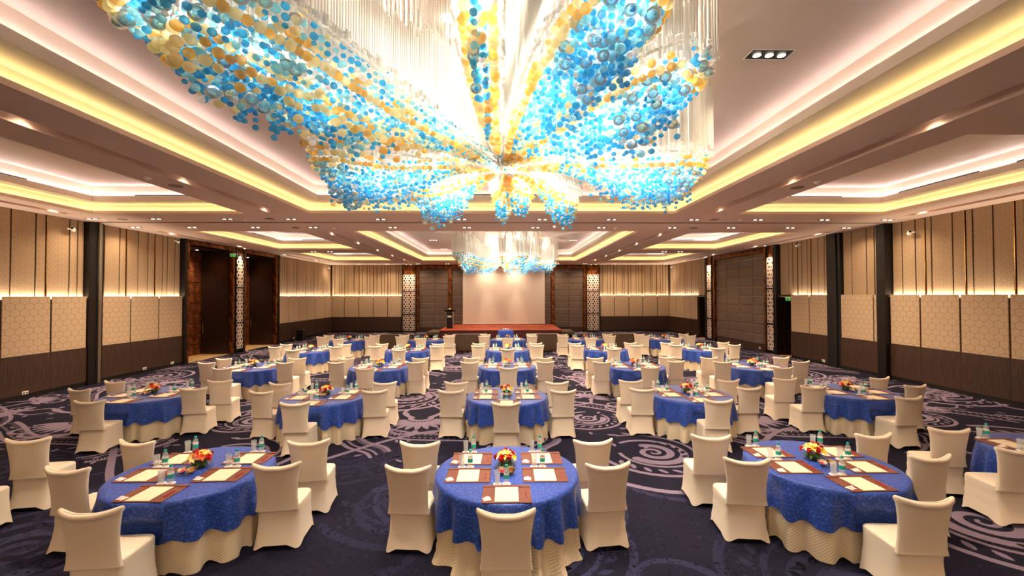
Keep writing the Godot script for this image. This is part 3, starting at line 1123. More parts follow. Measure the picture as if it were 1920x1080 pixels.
func make_downlights() -> void:
	var cup := MB.new()
	cup.lathe([Vector2(0.0, 0.0), Vector2(0.042, 0.0), Vector2(0.042, 0.0), Vector2(0.05, -0.008)], 14)
	var lens := cup.mesh()
	var rows := [
		["on the near side of the ceiling track", 13.2, [-12.54, -10.62, -8.47, -6.53, -3.8, -1.3, 1.2, 3.36, 5.96, 7.98, 10.1, 12.11]],
		["on the far side of the ceiling track", 14.8, [-12.6, -10.69, -8.54, -6.57, -3.84, -1.28, 1.1, 3.41, 5.9, 7.98, 10.09, 12.1]],
		["behind the viewer", -3.4, [-12.5, -10.6, -8.5, -6.5, -3.8, -1.3, 1.2, 3.4, 5.9, 8.0, 10.1, 12.1]],
		["between the far side coffers", 22.95, [-10.16, -9.29, 8.7, 9.57]],
		["in the ceiling band before the stage wall", 31.85, [-12.74, -10.78, -8.67, -6.4, -4.2, -1.3, 0.85, 4.0, 6.1, 8.3, 10.22, 12.2]],
	]
	for r in rows:
		for i in r[2].size():
			var x: float = r[2][i]
			var t := thing("downlight", "twin recessed downlight %s, %s from the left" % [r[0], ordinal(i)], "downlight", Vector3(x, CEIL, -r[1]), "twin downlights in the ceiling bands")
			part(t, "housing", boxmesh(Vector3(0, -0.003, 0), Vector3(0.36, 0.008, 0.17), 0.002), mat.grille)
			for s in [-0.09, 0.09]:
				part(t, "lens", lens, mat.lamp, Vector3(s, -0.01, 0))
			var e := E_DOWN
			if absf(x) > 11.5:
				e *= 0.3
			elif absf(x) > 10.0:
				e *= 0.7
			if r[1] > 31.0:
				e *= 0.5
			spot(t, Vector3(0, -0.05, 0), Vector3(0, -1, 0), 74.0, WARM, e, 0.08, 1.0)
	# triple spots in the big coffers
	var tri := [["in the near coffer, right of the chandelier", 3.43, 5.39], ["in the near coffer, left of the chandelier", -3.9, 5.39], ["in the far coffer, nearer one left of its chandelier", -3.94, 23.9], ["in the far coffer, farther one left of its chandelier", -3.99, 28.4], ["in the far coffer, right of its chandelier", 3.9, 23.9]]
	for q in tri:
		var t := thing("triple_downlight", "triple recessed spotlight " + q[0], "downlight", Vector3(q[1], 5.91, -q[2]), "triple spotlights in the coffers")
		part(t, "housing", boxmesh(Vector3(0, -0.004, 0), Vector3(0.52, 0.01, 0.2), 0.003), mat.black)
		part(t, "rim", frame_mesh(0.55, 0.23, 0.012), mat.white, Vector3(0, -0.008, 0))
		for s in [-0.16, 0.0, 0.16]:
			part(t, "lens", lens, mat.lamp, Vector3(s, -0.014, 0))
		spot(t, Vector3(0, -0.06, 0), Vector3(0, -1, 0), 55.0, WARM, E_DOWN * 1.4, 0.1, 1.0)
	# two wall-washers over the screen
	for i in 2:
		var x: float = [-1.25, 0.95][i]
		var t := thing("screen_spotlight", "small spotlight washing the %s half of the projection screen" % ["left", "right"][i], "spotlight", Vector3(x, CEIL, -31.75), "spotlights above the screen")
		part(t, "lens", lens, mat.lamp, Vector3(0, -0.005, 0))
		spot(t, Vector3(0, -0.05, 0), Vector3(0, -1, -0.17), 16.0, WARM, E_DOWN * 0.7, 0.03, 1.0)


func frame_mesh(w: float, d: float, t: float) -> ArrayMesh:
	var b := MB.new()
	b.box(Vector3(0, 0, d / 2), Vector3(w, t, t))
	b.box(Vector3(0, 0, -d / 2), Vector3(w, t, t))
	b.box(Vector3(w / 2, 0, 0), Vector3(t, t, d))
	b.box(Vector3(-w / 2, 0, 0), Vector3(t, t, d))
	return b.mesh()


func make_fittings() -> void:
	var grille := MB.new()
	grille.lathe([Vector2(0.0, -0.012), Vector2(0.12, -0.012), Vector2(0.12, -0.012), Vector2(0.135, 0.0)], 20)
	var disc := MB.new()
	disc.lathe([Vector2(0.0, -0.05), Vector2(0.03, -0.05), Vector2(0.045, -0.035), Vector2(0.05, -0.02), Vector2(0.05, -0.02), Vector2(0.07, 0.0)], 16)
	for q in [["in the left ceiling beam", -7.05, 9.27], ["near the left end of the ceiling track", -11.72, 13.3], ["left of centre, near the ceiling track", -7.17, 13.17], ["left, just beyond the ceiling track", -7.21, 14.89], ["in the right ceiling beam", 6.48, 9.26], ["right of centre, near the ceiling track", 6.6, 13.2], ["right, just beyond the ceiling track", 6.7, 14.9]]:
		var t := thing("ceiling_speaker", "round flush ceiling loudspeaker " + q[0], "loudspeaker", Vector3(q[1], CEIL, -q[2]), "ceiling loudspeakers")
		part(t, "grille", grille.mesh(), mat.grille)
	for q in [["in the left ceiling beam", -7.1, 8.61], ["at the left end of the ceiling track", -12.37, 13.41], ["beside the left slot light", -8.0, 13.3], ["in the right ceiling beam", 6.56, 8.77], ["beside the right slot light", 7.39, 13.18], ["beyond the track on the right", 3.9, 14.9], ["beyond the track on the left", -5.9, 14.9]]:
		var t := thing("smoke_detector", "white dome smoke detector " + q[0], "detector", Vector3(q[1], CEIL, -q[2]), "smoke detectors on the ceiling")
		part(t, "dome", disc.mesh(), mat.white)
	# wall cameras
	for q in [["left", 13.16, 4.83, "on the nearest stretch of the left wall"], ["left", 17.34, 5.0, "beside the first recessed entrance"], ["left", 32.2, 4.89, "in the far left corner"], ["right", 13.12, 4.74, "on the nearest stretch of the right wall"], ["right", 18.28, 4.96, "above the green exit sign on the right"], ["right", 32.23, 4.94, "in the far right corner"]]:
		var p := wall_point(q[0], q[1], q[2], 0.056)
		var t := thing("security_camera", "small white bullet camera " + q[3], "camera", p, "wall cameras")
		var sg := 1.0 if q[0] == "left" else -1.0
		part(t, "bracket", boxmesh(Vector3(sg * 0.06, 0.02, 0), Vector3(0.11, 0.04, 0.06), 0.008), mat.white)
		var body := MB.new()
		body.lathe([Vector2(0.0, -0.11), Vector2(0.05, -0.11), Vector2(0.05, -0.11), Vector2(0.052, 0.06), Vector2(0.04, 0.1), Vector2(0.0, 0.11)], 14)
		var o := part(t, "body", body.mesh(), mat.white, Vector3(sg * 0.17, 0, 0))
		o.basis = Basis(Vector3.RIGHT, PI / 2 + 0.35) * Basis(Vector3.FORWARD, sg * 0.5)
		o.basis = Basis(Vector3.UP, sg * 0.6) * Basis(Vector3.RIGHT, -PI / 2 - 0.3)
		var eye := MB.new()
		eye.lathe([Vector2(0.0, -0.004), Vector2(0.04, -0.004), Vector2(0.04, 0.0)], 14)
		part(o, "lens", eye.mesh(), mat.black, Vector3(0, -0.112, 0))
	# exit signs
	var g := MB.new()
	g.box(Vector3.ZERO, Vector3(0.26, 0.13, 0.03), 0.004)
	for q in [[Vector3(XL + 0.32, 4.74, -20.65), PI * 0.25, "green exit sign hanging beside the nearer left entrance"], [Vector3(XR - 0.17, 2.6, -18.92), -PI * 0.28, "green exit sign in the right service doorway"]]:
		var t := thing("exit_sign", q[2], "sign", q[0])
		t.rotation.y = q[1]
		part(t, "plate", g.mesh(), mat.exit_green)
		part(t, "header", boxmesh(Vector3(0, 0.085, 0), Vector3(0.28, 0.035, 0.04), 0.004), mat.white)
		part(t, "white_mark", boxmesh(Vector3(-0.09, -0.01, 0.016), Vector3(0.02, 0.09, 0.004)), mat.white)
		part(t, "white_mark", boxmesh(Vector3(0.03, -0.01, 0.016), Vector3(0.04, 0.06, 0.004)), mat.white)
		if q[1] > 0:
			for s in [-0.12, 0.12]:
				part(t, "hanger", boxmesh(Vector3(s, 0.27, 0), Vector3(0.006, 0.32, 0.006)), mat.steel)
		else:
			part(t, "bracket", boxmesh(Vector3(0.1, 0.0, -0.04), Vector3(0.03, 0.03, 0.1)), mat.steel)
	# floor-level sockets along the walls
	for q in [["left", 12.0, "nearest on the left wall"], ["left", 15.9, "on the left wall past the partition posts"], ["left", 17.2, "by the first recessed entrance"], ["left", 27.0, "past the second recessed entrance"], ["right", 16.9, "beside the black partition post on the right"], ["right", 21.3, "under the quilted panel on the right"]]:
		var t := thing("wall_socket", "white socket plate low on the wall, " + q[2], "socket", wall_point(q[0], q[1], 0.16 if q[1] != 21.3 else 0.14, 0.157 if q[1] != 21.3 else 0.072), "wall sockets")
		part(t, "plate", boxmesh(Vector3.ZERO, Vector3(0.02, 0.09, 0.16), 0.006), mat.white)
		for s in [-0.04, 0.04]:
			part(t, "cover", boxmesh(Vector3(0.012 if q[0] == "left" else -0.012, 0, s), Vector3(0.014, 0.05, 0.05), 0.004), mat.steel)


# ---------------------------------------------------------------- chairs
func squircle(hx: float, z0: float, z1: float, y: float, n: int, p: float) -> PackedVector3Array:
	var out := PackedVector3Array()
	for j in n:
		var a := TAU * (j + 0.5) / n
		var c := cos(a)
		var s := sin(a)
		out.append(Vector3(hx * signf(c) * pow(absf(c), 2.0 / p), y, (z0 + z1) / 2 + (z1 - z0) / 2 * signf(s) * pow(absf(s), 2.0 / p)))
	return out


func seat_mesh(sd: int) -> ArrayMesh:
	var b := MB.new()
	var n := 44
	var rows := []
	for k in [[0.02, 0.478], [0.5, 0.476], [0.86, 0.468], [0.96, 0.458], [1.0, 0.44]]:
		rows.append(squircle(0.228 * k[0], -0.235 * k[0] - 0.005, 0.225 * k[0] - 0.005, k[1], n, 7.0))
	for k in 9:
		var f := (k + 1) / 9.0
		var y := lerpf(0.42, 0.0, f)
		var flare := pow(f, 1.6)
		var row := squircle(0.228 + 0.028 * flare - 0.008 * sin(f * PI), -0.24 - 0.02 * flare, 0.22 + 0.055 * flare - 0.01 * sin(f * PI), y, n, 7.0)
		for j in n:
			var a := TAU * (j + 0.5) / n
			var corner := absf(sin(2.0 * a))
			var p := row[j]
			var hem := 0.006 + 0.06 * pow(1.0 - corner, 1.4)
			p.y = lerpf(0.42, hem, f)
			# stretched folds running from the corners
			var fold := sin(p.y * 46.0 + p.x * (14.0 if sd == 0 else -17.0) + sd) * 0.0035 * sin(f * PI) * (1.0 if sd > 0 else 0.35)
			p.x += fold
			p.z += fold
			row[j] = p
		rows.append(row)
	b.grid(rows, true, [], Vector3(0, 0.2, 0))
	return b.mesh()


func back_mesh() -> ArrayMesh:
	var b := MB.new()
	var n := 40
	var rows := []
	var prof := [[0.408, 0.227, 0.03], [0.41, 0.233, 0.037], [0.425, 0.23, 0.036], [0.46, 0.222, 0.032], [0.54, 0.214, 0.03], [0.64, 0.216, 0.029], [0.74, 0.226, 0.028], [0.82, 0.239, 0.028], [0.86, 0.248, 0.028], [0.872, 0.253, 0.034], [0.887, 0.26, 0.042], [0.903, 0.261, 0.041], [0.917, 0.257, 0.031], [0.924, 0.249, 0.016], [0.925, 0.2, 0.003]]
	for k in prof:
		var f: float = (k[0] - 0.41) / 0.5
		var zc: float = 0.208 + 0.1 * pow(maxf(f, 0.0), 1.3)
		var row := squircle(k[1], -k[2], k[2], 0.0, n, 4.0)
		for j in n:
			var p := row[j]
			var e: float = p.x / 0.25
			row[j] = Vector3(p.x, k[0] + 0.034 * e * e * f, p.z + zc - 0.065 * e * e * clampf(f, 0.0, 1.0))
		rows.append(row)
	b.grid(rows, true, [], Vector3(0, 0.66, 0.25))
	return b.mesh()


var chair_back: Mesh
var chair_seats := []
var chair_foot: Mesh


func add_chair(at: Vector3, turn: float, label: String) -> void:
	var t := thing("banquet_chair", label, "chair", at, "ivory covered banquet chairs")
	t.rotation.y = turn
	part(t, "back_cover", chair_back, mat.ivory)
	part(t, "seat_cover", chair_seats[rng.randi() % chair_seats.size()], mat.ivory)
	for x in [-0.2, 0.2]:
		for z in [-0.2, 0.21]:
			part(t, "foot", chair_foot, mat.foot, Vector3(x, 0.03, z))


# ---------------------------------------------------------------- tables
const R_TABLE := 0.82


func fold_at(a: float, sd: int) -> float:
	var ph := sd * 1.7
	var k := cos(18.0 * a + ph + 1.1 * sin(2.0 * a + ph))
	return 0.62 * signf(k) * pow(absf(k), 0.75) + 0.22 * cos(7.0 * a - ph * 2.0) + 0.16 * cos(29.0 * a + ph * 3.0)


# pulls a cloth point in until it hangs clear of the chairs pushed against it
func clear_of(chairs: Array, a: float, rr: float, gap: float) -> float:
	while rr > 0.5:
		var hit := false
		for ch in chairs:
			var rel: Vector2 = (Vector2(cos(a), sin(a)) * rr - ch[0]).rotated(ch[1])
			if absf(rel.x) < 0.262 + gap and rel.y > -0.27 - gap and rel.y < 0.3 + gap:
				hit = true
		if not hit:
			return rr
		rr -= 0.012
	return rr


func cloth_mesh(sd: int, r: float, y_top: float, y_hem: float, flare: float, amp: float, pool: float, chairs: Array, gap: float) -> ArrayMesh:
	var b := MB.new()
	var n := 190
	var rows := []
	var uvs := []
	for k in [0.01, 0.35, 0.7, 0.9, 0.97]:
		var row := PackedVector3Array()
		var uv := []
		for j in n + 1:
			var a := TAU * j / n
			if j < n:
				row.append(Vector3(cos(a) * r * k, y_top, sin(a) * r * k))
			uv.append(Vector2(cos(a) * r * k, sin(a) * r * k))
		rows.append(row)
		uvs.append(uv)
	var steps := 12
	for k in steps + 1:
		var f := float(k) / steps
		var row := PackedVector3Array()
		var uv := []
		for j in n + 1:
			var a := TAU * j / n
			var w := fold_at(a, sd)
			var y := lerpf(y_top - 0.012, y_hem - 0.035 * w * (1.0 if pool == 0.0 else 0.0), pow(f, 0.95))
			# folds deepen down to the overlay's hem; the floor cloth follows them a little inside and flares on below
			var fo := clampf((0.744 - y) / 0.4, 0.0, 1.0)
			var rr := r + 0.006 + flare * fo + amp * w * smoothstep(0.0, 0.5, fo) * (0.35 + 0.65 * fo)
			if y_hem < 0.1:
				rr += maxf(0.0, 0.33 - y) / 0.33 * (0.012 + 0.03 * w)
			if pool > 0.0 and f > 0.85:
				rr += pool * (f - 0.85) / 0.15 * (0.6 + 0.6 * absf(sin(a * 17.0 + sd)))
				y = maxf(y, 0.004) + 0.012 * absf(sin(a * 29.0 + sd)) * (1.0 - f) / 0.15
			var top_of_pull := 0.6 + gap * 2.0
			if y < top_of_pull:
				rr = lerpf(rr, clear_of(chairs, a, rr, gap), smoothstep(top_of_pull, top_of_pull - 0.1, y))
			if j < n:
				row.append(Vector3(cos(a) * rr, y, sin(a) * rr))
			uv.append(Vector2(a * r, y))
		rows.append(row)
		uvs.append(uv)
	b.grid(rows, true, uvs, Vector3(0, -2.0, 0))
	return b.mesh()


# ---------------------------------------------------------------- things on the tables
func lily(n: int, ln: float, wd: float, lift: float) -> ArrayMesh:
	var b := MB.new()
	for k in n:
		var a := TAU * k / n
		var u := Vector3(cos(a), 0, sin(a))
		var v := Vector3(-u.z, 0, u.x)
		var rows := []
		for i in 5:
			var f := i / 4.0
			var c := u * ln * f + Vector3.UP * (lift * sin(f * 2.2) * ln)
			var w := wd * sin(PI * clampf(0.12 + f * 0.86, 0.0, 1.0))
			rows.append(PackedVector3Array([c - v * w + Vector3.UP * w * 0.3, c, c + v * w + Vector3.UP * w * 0.3]))
		b.grid(rows, false)
	b.lathe([Vector2(0.0, 0.0), Vector2(0.004, 0.008), Vector2(0.003, 0.02), Vector2(0.0, 0.024)], 6)
	return b.mesh()


func carnation() -> ArrayMesh:
	var b := MB.new()
	for k in 4:
		var rows := []
		for i in 4:
			var f := i / 3.0
			var row := PackedVector3Array()
			for j in 18:
				var a := TAU * j / 18.0
				var r := (0.03 - k * 0.006) * f
				row.append(Vector3(cos(a) * r, k * 0.008 + 0.012 * f + 0.005 * sin(a * 7.0 + k) * f, sin(a) * r))
			rows.append(row)
		b.grid(rows, true)
	return b.mesh()


func make_table_kit() -> Dictionary:
	var kit := {}
	var top := MB.new()
	top.lathe([Vector2(0.0, 0.745), Vector2(0.76, 0.745), Vector2(0.76, 0.745), Vector2(0.76, 0.715), Vector2(0.76, 0.715), Vector2(0.0, 0.715)], 40)
	kit.top = top.mesh()
	var leg := MB.new()
	leg.lathe([Vector2(0.02, 0.0), Vector2(0.02, 0.715)], 8)
	kit.leg = leg.mesh()
	kit.board = boxmesh(Vector3(0, 0.004, 0), Vector3(0.5, 0.008, 0.38), 0.003)
	kit.bar = boxmesh(Vector3(0, 0.011, -0.165), Vector3(0.5, 0.008, 0.045), 0.003)
	kit.paper = boxmesh(Vector3(0, 0.004, 0), Vector3(0.24, 0.007, 0.315), 0.001)
	var pen := MB.new()
	pen.lathe([Vector2(0.0, -0.075), Vector2(0.002, -0.07), Vector2(0.0045, -0.055), Vector2(0.0048, 0.07), Vector2(0.004, 0.075), Vector2(0.0, 0.075)], 8, Vector3.ZERO, Transform3D(Basis(Vector3.RIGHT, PI / 2), Vector3(0, 0.005, 0)))
	kit.pen = pen.mesh()
	kit.clip = boxmesh(Vector3(0, 0.0105, 0.052), Vector3(0.003, 0.002, 0.04))
	var mint := MB.new()
	mint.quad(Vector3(-0.035, 0.0, 0.03), Vector3(0.03, 0.0, 0.035), Vector3(0.015, 0.03, 0.0), Vector3(-0.02, 0.026, -0.002), Vector3(0, 0.5, 1))
	mint.quad(Vector3(-0.04, 0.0, -0.03), Vector3(0.035, 0.0, -0.025), Vector3(0.015, 0.03, 0.0), Vector3(-0.02, 0.026, -0.002), Vector3(0, 0.5, -1))
	mint.tri(Vector3(0.03, 0.0, 0.035), Vector3(0.035, 0.0, -0.025), Vector3(0.015, 0.03, 0.0), Vector3(1, 0.3, 0))
	mint.tri(Vector3(-0.035, 0.0, 0.03), Vector3(-0.04, 0.0, -0.03), Vector3(-0.02, 0.026, -0.002), Vector3(-1, 0.3, 0))
	mint.box(Vector3(0.0, 0.003, 0.0), Vector3(0.08, 0.006, 0.07), 0.002)
	kit.mint = mint.mesh()
	var bottle := MB.new()
	bottle.lathe([Vector2(0.0, 0.002), Vector2(0.024, 0.002), Vector2(0.028, 0.007), Vector2(0.028, 0.03), Vector2(0.0265, 0.035), Vector2(0.028, 0.04), Vector2(0.028, 0.1), Vector2(0.0265, 0.115), Vector2(0.019, 0.138), Vector2(0.0125, 0.147), Vector2(0.0125, 0.158)], 18)
	kit.bottle = bottle.mesh()
	var label := MB.new()
	label.lathe([Vector2(0.0286, 0.05), Vector2(0.0286, 0.084)], 18)
	kit.label = label.mesh()
	var print_ := MB.new()
	print_.lathe([Vector2(0.0284, 0.086), Vector2(0.0284, 0.1)], 18)
	kit.print_ = print_.mesh()
	var cap := MB.new()
	cap.lathe([Vector2(0.014, 0.15), Vector2(0.0145, 0.168), Vector2(0.0145, 0.168), Vector2(0.0, 0.168)], 14)
	kit.cap = cap.mesh()
	var glass := MB.new()
	glass.lathe([Vector2(0.0, 0.003), Vector2(0.025, 0.003), Vector2(0.025, 0.003), Vector2(0.031, 0.12), Vector2(0.0295, 0.121), Vector2(0.024, 0.012), Vector2(0.0, 0.01)], 18)
	kit.glass = glass.mesh()
	var coaster := MB.new()
	var rows := []
	for k in [[0.0, 0.003], [0.7, 0.003], [1.0, 0.002], [1.0, 0.0]]:
		var row := PackedVector3Array()
		for j in 36:
			var a := TAU * j / 36.0
			var r: float = (0.046 + 0.003 * cos(9.0 * a)) * k[0]
			row.append(Vector3(cos(a) * r, k[1], sin(a) * r))
		rows.append(row)
	coaster.grid(rows, true, [], Vector3(0, -1, 0))
	kit.coaster = coaster.mesh()
	var bowl := MB.new()
	bowl.lathe([Vector2(0.018, 0.0), Vector2(0.036, 0.014), Vector2(0.05, 0.04), Vector2(0.052, 0.046), Vector2(0.047, 0.044), Vector2(0.034, 0.018), Vector2(0.0, 0.006)], 22)
	kit.bowl = bowl.mesh()
	var candy := MB.new()
	for k in 7:
		var a := TAU * k / 6.0
		var c := Vector3(cos(a) * 0.02, 0.02, sin(a) * 0.02) if k < 6 else Vector3(0, 0.027, 0)
		candy.lathe([Vector2(0.0, -0.01), Vector2(0.011, -0.004), Vector2(0.011, 0.004), Vector2(0.0, 0.01)], 8, c)
	kit.candy = candy.mesh()
	kit.lily = lily(6, 0.052, 0.013, 0.28)
	kit.lily2 = lily(5, 0.04, 0.014, 0.45)
	kit.carnation = carnation()
	var lf := MB.new()
	for k in 9:
		var a := TAU * k / 9.0
		var u := Vector3(cos(a), 0, sin(a))
		var v := Vector3(-u.z, 0, u.x)
		var lr := []
		for i in 5:
			var f := i / 4.0
			var c := u * (0.03 + 0.075 * f) + Vector3.UP * (0.05 + 0.012 * sin(f * PI) - 0.03 * f * f)
			var w := 0.016 * sin(PI * clampf(f * 0.94 + 0.04, 0, 1))
			lr.append(PackedVector3Array([c - v * w, c + Vector3.UP * 0.004, c + v * w]))
		lf.grid(lr, false)
	kit.leaves = lf.mesh()
	var vase := MB.new()
	vase.lathe([Vector2(0.0, 0.0), Vector2(0.05, 0.0), Vector2(0.06, 0.02), Vector2(0.055, 0.05), Vector2(0.05, 0.055), Vector2(0.0, 0.05)], 20)
	kit.vase = vase.mesh()
	return kit


const ROWN := ["front-row", "second-row", "third-row", "fourth-row", "back-row"]
const COLN := ["far-left", "mid-left", "centre", "mid-right", "far-right"]
const SEATN := ["nearest", "near left-hand", "near right-hand", "far left-hand", "far right-hand"]


func make_tables() -> void:
	rng.seed = 77
	chair_back = back_mesh()
	chair_seats = [seat_mesh(0), seat_mesh(1), seat_mesh(2)]
	chair_foot = boxmesh(Vector3.ZERO, Vector3(0.03, 0.06, 0.03), 0.004)
	var kit := make_table_kit()
	var spots := [
		[[-7.35, 5.3], [-3.63, 5.12], [0.03, 5.03], [3.85, 5.17], [7.3, 5.4]],
		[[-7.4, 9.1], [-3.66, 8.82], [0.06, 8.76], [3.85, 8.85], [7.36, 8.97]],
		[[-7.27, 12.5], [-3.6, 12.42], [0.1, 12.4], [3.8, 12.3], [7.23, 12.2]],
		[[-7.3, 16.25], [-3.64, 16.25], [0.13, 16.25], [3.87, 16.25], [7.54, 16.25]],
		[[-7.22, 20.0], [-3.63, 20.0], [0.19, 20.0], [3.85, 20.0], [7.58, 20.0]],
	]
	for r in 5:
		for c in 5:
			var where := "%s %s table" % [ROWN[r], COLN[c]]
			var o := Vector3(spots[r][c][0], 0, -spots[r][c][1])
			set_table(kit, o, r, c, where)


func set_table(kit: Dictionary, o: Vector3, r: int, c: int, where: String) -> void:
	var outside := r == 0 and c == 0
	var seats := [Vector2(0.0, -1.05), Vector2(-1.07, -0.08), Vector2(1.07, -0.08), Vector2(-1.07, 0.72), Vector2(1.07, 0.72)]
	var chairs := []
	for s in 5:
		if outside and (s == 1 or s == 3 or s == 0):
			continue
		if r == 0 and c == 4 and (s == 0 or s == 2 or s == 4):
			continue
		var q: Vector2 = seats[s] + Vector2(rng.randf_range(-0.03, 0.03), rng.randf_range(-0.04, 0.03))
		var turn := rng.randf_range(-0.07, 0.07) + (-0.1 if q.x < -0.5 else 0.1 if q.x > 0.5 else 0.0)
		chairs.append([Vector2(q.x, -q.y), turn])
		add_chair(o + Vector3(q.x, 0, -q.y), turn, "ivory covered chair at the %s place of the %s" % [SEATN[s], where])
	if outside:
		return
	var sd := r * 5 + c
	var pool := 0.05 if r == 0 and c == 2 else 0.0
	var t := thing("round_table", "round table in an ivory striped floor-length cloth, %s" % where, "table", o, "round banquet tables")
	part(t, "tabletop", kit.top, mat.strip)
	for k in 4:
		var a := TAU * (k + 0.5) / 4
		part(t, "leg", kit.leg, mat.steel, Vector3(cos(a) * 0.5, 0, sin(a) * 0.5))
	part(t, "floor_cloth", cloth_mesh(sd, R_TABLE - 0.03, 0.748, 0.004, 0.026, 0.054, pool, chairs, 0.03), mat.skirt)
	single("overlay_cloth", cloth_mesh(sd, R_TABLE, 0.756, 0.345, 0.036, 0.062, 0.0, chairs, 0.008), mat.blue, "blue damask overlay cloth on the %s" % where, "tablecloth", o, "blue overlay cloths")
	var y := 0.757
	var places := [Vector2(-0.01, -0.6), Vector2(-0.43, -0.14), Vector2(0.43, -0.14), Vector2(-0.43, 0.34), Vector2(0.43, 0.34)]
	for s in 5:
		var p: Vector2 = places[s]
		p += Vector2(rng.randf_range(-0.012, 0.012), rng.randf_range(-0.012, 0.012))
		var b := o + Vector3(p.x, y, -p.y)
		var at := "%s place, %s" % [SEATN[s], where]
		var pad := thing("desk_pad", "brown leather desk pad at the " + at, "desk pad", b, "leather desk pads")
		pad.rotation.y = rng.randf_range(-0.03, 0.03)
		part(pad, "board", kit.board, mat.leather)
		part(pad, "top_bar", kit.bar, mat.leather)
		single("notepad", kit.paper, mat.paper, "cream notepad on the desk pad at the " + at, "notepad", b + Vector3(0.0, 0.008, 0.025), "cream notepads").rotation.y = pad.rotation.y
		if r < 4:
			single("mint_packet", kit.mint, mat.mint, "folded white mint packet at the " + at, "packet", b + Vector3(-0.2, 0.008, 0.12), "mint packets").rotation.y = rng.randf_range(-0.4, 0.4)
			var pen := thing("pen", "red pen on the desk pad at the " + at, "pen", b + Vector3(0.2, 0.008, 0.03), "red pens")
			pen.rotation.y = rng.randf_range(-0.06, 0.06)
			part(pen, "barrel", kit.pen, mat.pen)
			part(pen, "clip", kit.clip, mat.silver)
		var gp := b + Vector3(-0.1, 0, -0.245)
		var bp := b + Vector3(0.0, 0, -0.245)
		if r < 4:
			single("coaster", kit.coaster, mat.white, "white paper coaster under the glass, " + at, "coaster", gp, "paper coasters")
			single("coaster", kit.coaster, mat.white, "white paper coaster under the bottle, " + at, "coaster", bp, "paper coasters")
		single("tumbler", kit.glass, mat.clear, "clear glass tumbler at the " + at, "glass", gp + Vector3(0, 0.001, 0), "glass tumblers").scale = Vector3(1.08, 1.2, 1.08)
		var bt := thing("water_bottle", "small water bottle with teal cap and label, " + at, "bottle", bp + Vector3(0, 0.001, 0), "water bottles")
		part(bt, "body", kit.bottle, mat.clear)
		part(bt, "label", kit.label, mat.teal)
		part(bt, "printed_band", kit.print_, mat.white)
		part(bt, "cap", kit.cap, mat.teal)
		bt.scale = Vector3(1.1, 1.22, 1.1)
	# flowers and two bowls
	var f := thing("flower_arrangement", "low arrangement of red, yellow and cream flowers, " + where, "flowers", o + Vector3(-0.01, y, -0.1), "table flower arrangements")
	f.rotation.y = rng.randf() * TAU
	f.scale = Vector3.ONE * 1.22
	part(f, "vase", kit.vase, mat.vase)
	part(f, "leaves", kit.leaves, mat.leaf)
	var count := 17 if r < 3 else 11
	for k in count:
		var q := sqrt((k + 0.5) / count)
		var a := k * 2.39996
		var dir := Vector3(cos(a) * q, 0, sin(a) * q)
		var up := sqrt(maxf(0.0, 1.0 - q * q * 0.8))
		var m: Mesh = kit.carnation if k % 3 == 0 else kit.lily if k % 3 == 1 else kit.lily2
		var col: Material = mat.red if k % 3 == 0 else [mat.cream, mat.yellow, mat.cream, mat.orange][(k / 3) % 4] if k % 3 == 1 else [mat.yellow, mat.red, mat.yellow, mat.cream][k % 4]
		var bl := part(f, "blossom", m, col, Vector3(dir.x * 0.088, 0.05 + 0.085 * up, dir.z * 0.088))
		var nrm := (dir + Vector3.UP * (0.35 + 0.5 * up)).normalized()
		bl.quaternion = Quaternion(Vector3.UP, nrm)
		bl.rotate_object_local(Vector3.UP, rng.randf() * TAU)
		bl.scale = Vector3.ONE * rng.randf_range(0.9, 1.2)
	if r < 4:
		for k in 2:
			var bo := thing("sweet_bowl", "small silver bowl %s beside the flowers, %s" % [["of red sweets", "with a gold inside"][k], where], "bowl", o + Vector3(-0.06 + k * 0.105, y + 0.014, 0.11), "silver sweet bowls")
			bo.rotation = Vector3(0.3, 0, 0)
			part(bo, "shell", kit.bowl, mat.silver)
			if k == 0:
				part(bo, "sweets", kit.candy, mat.candy)
			else:
				var fill := MB.new()
				fill.lathe([Vector2(0.0, 0.008), Vector2(0.03, 0.0175), Vector2(0.044, 0.04)], 16)
				part(bo, "gold_lining", fill.mesh(), mat.gold)


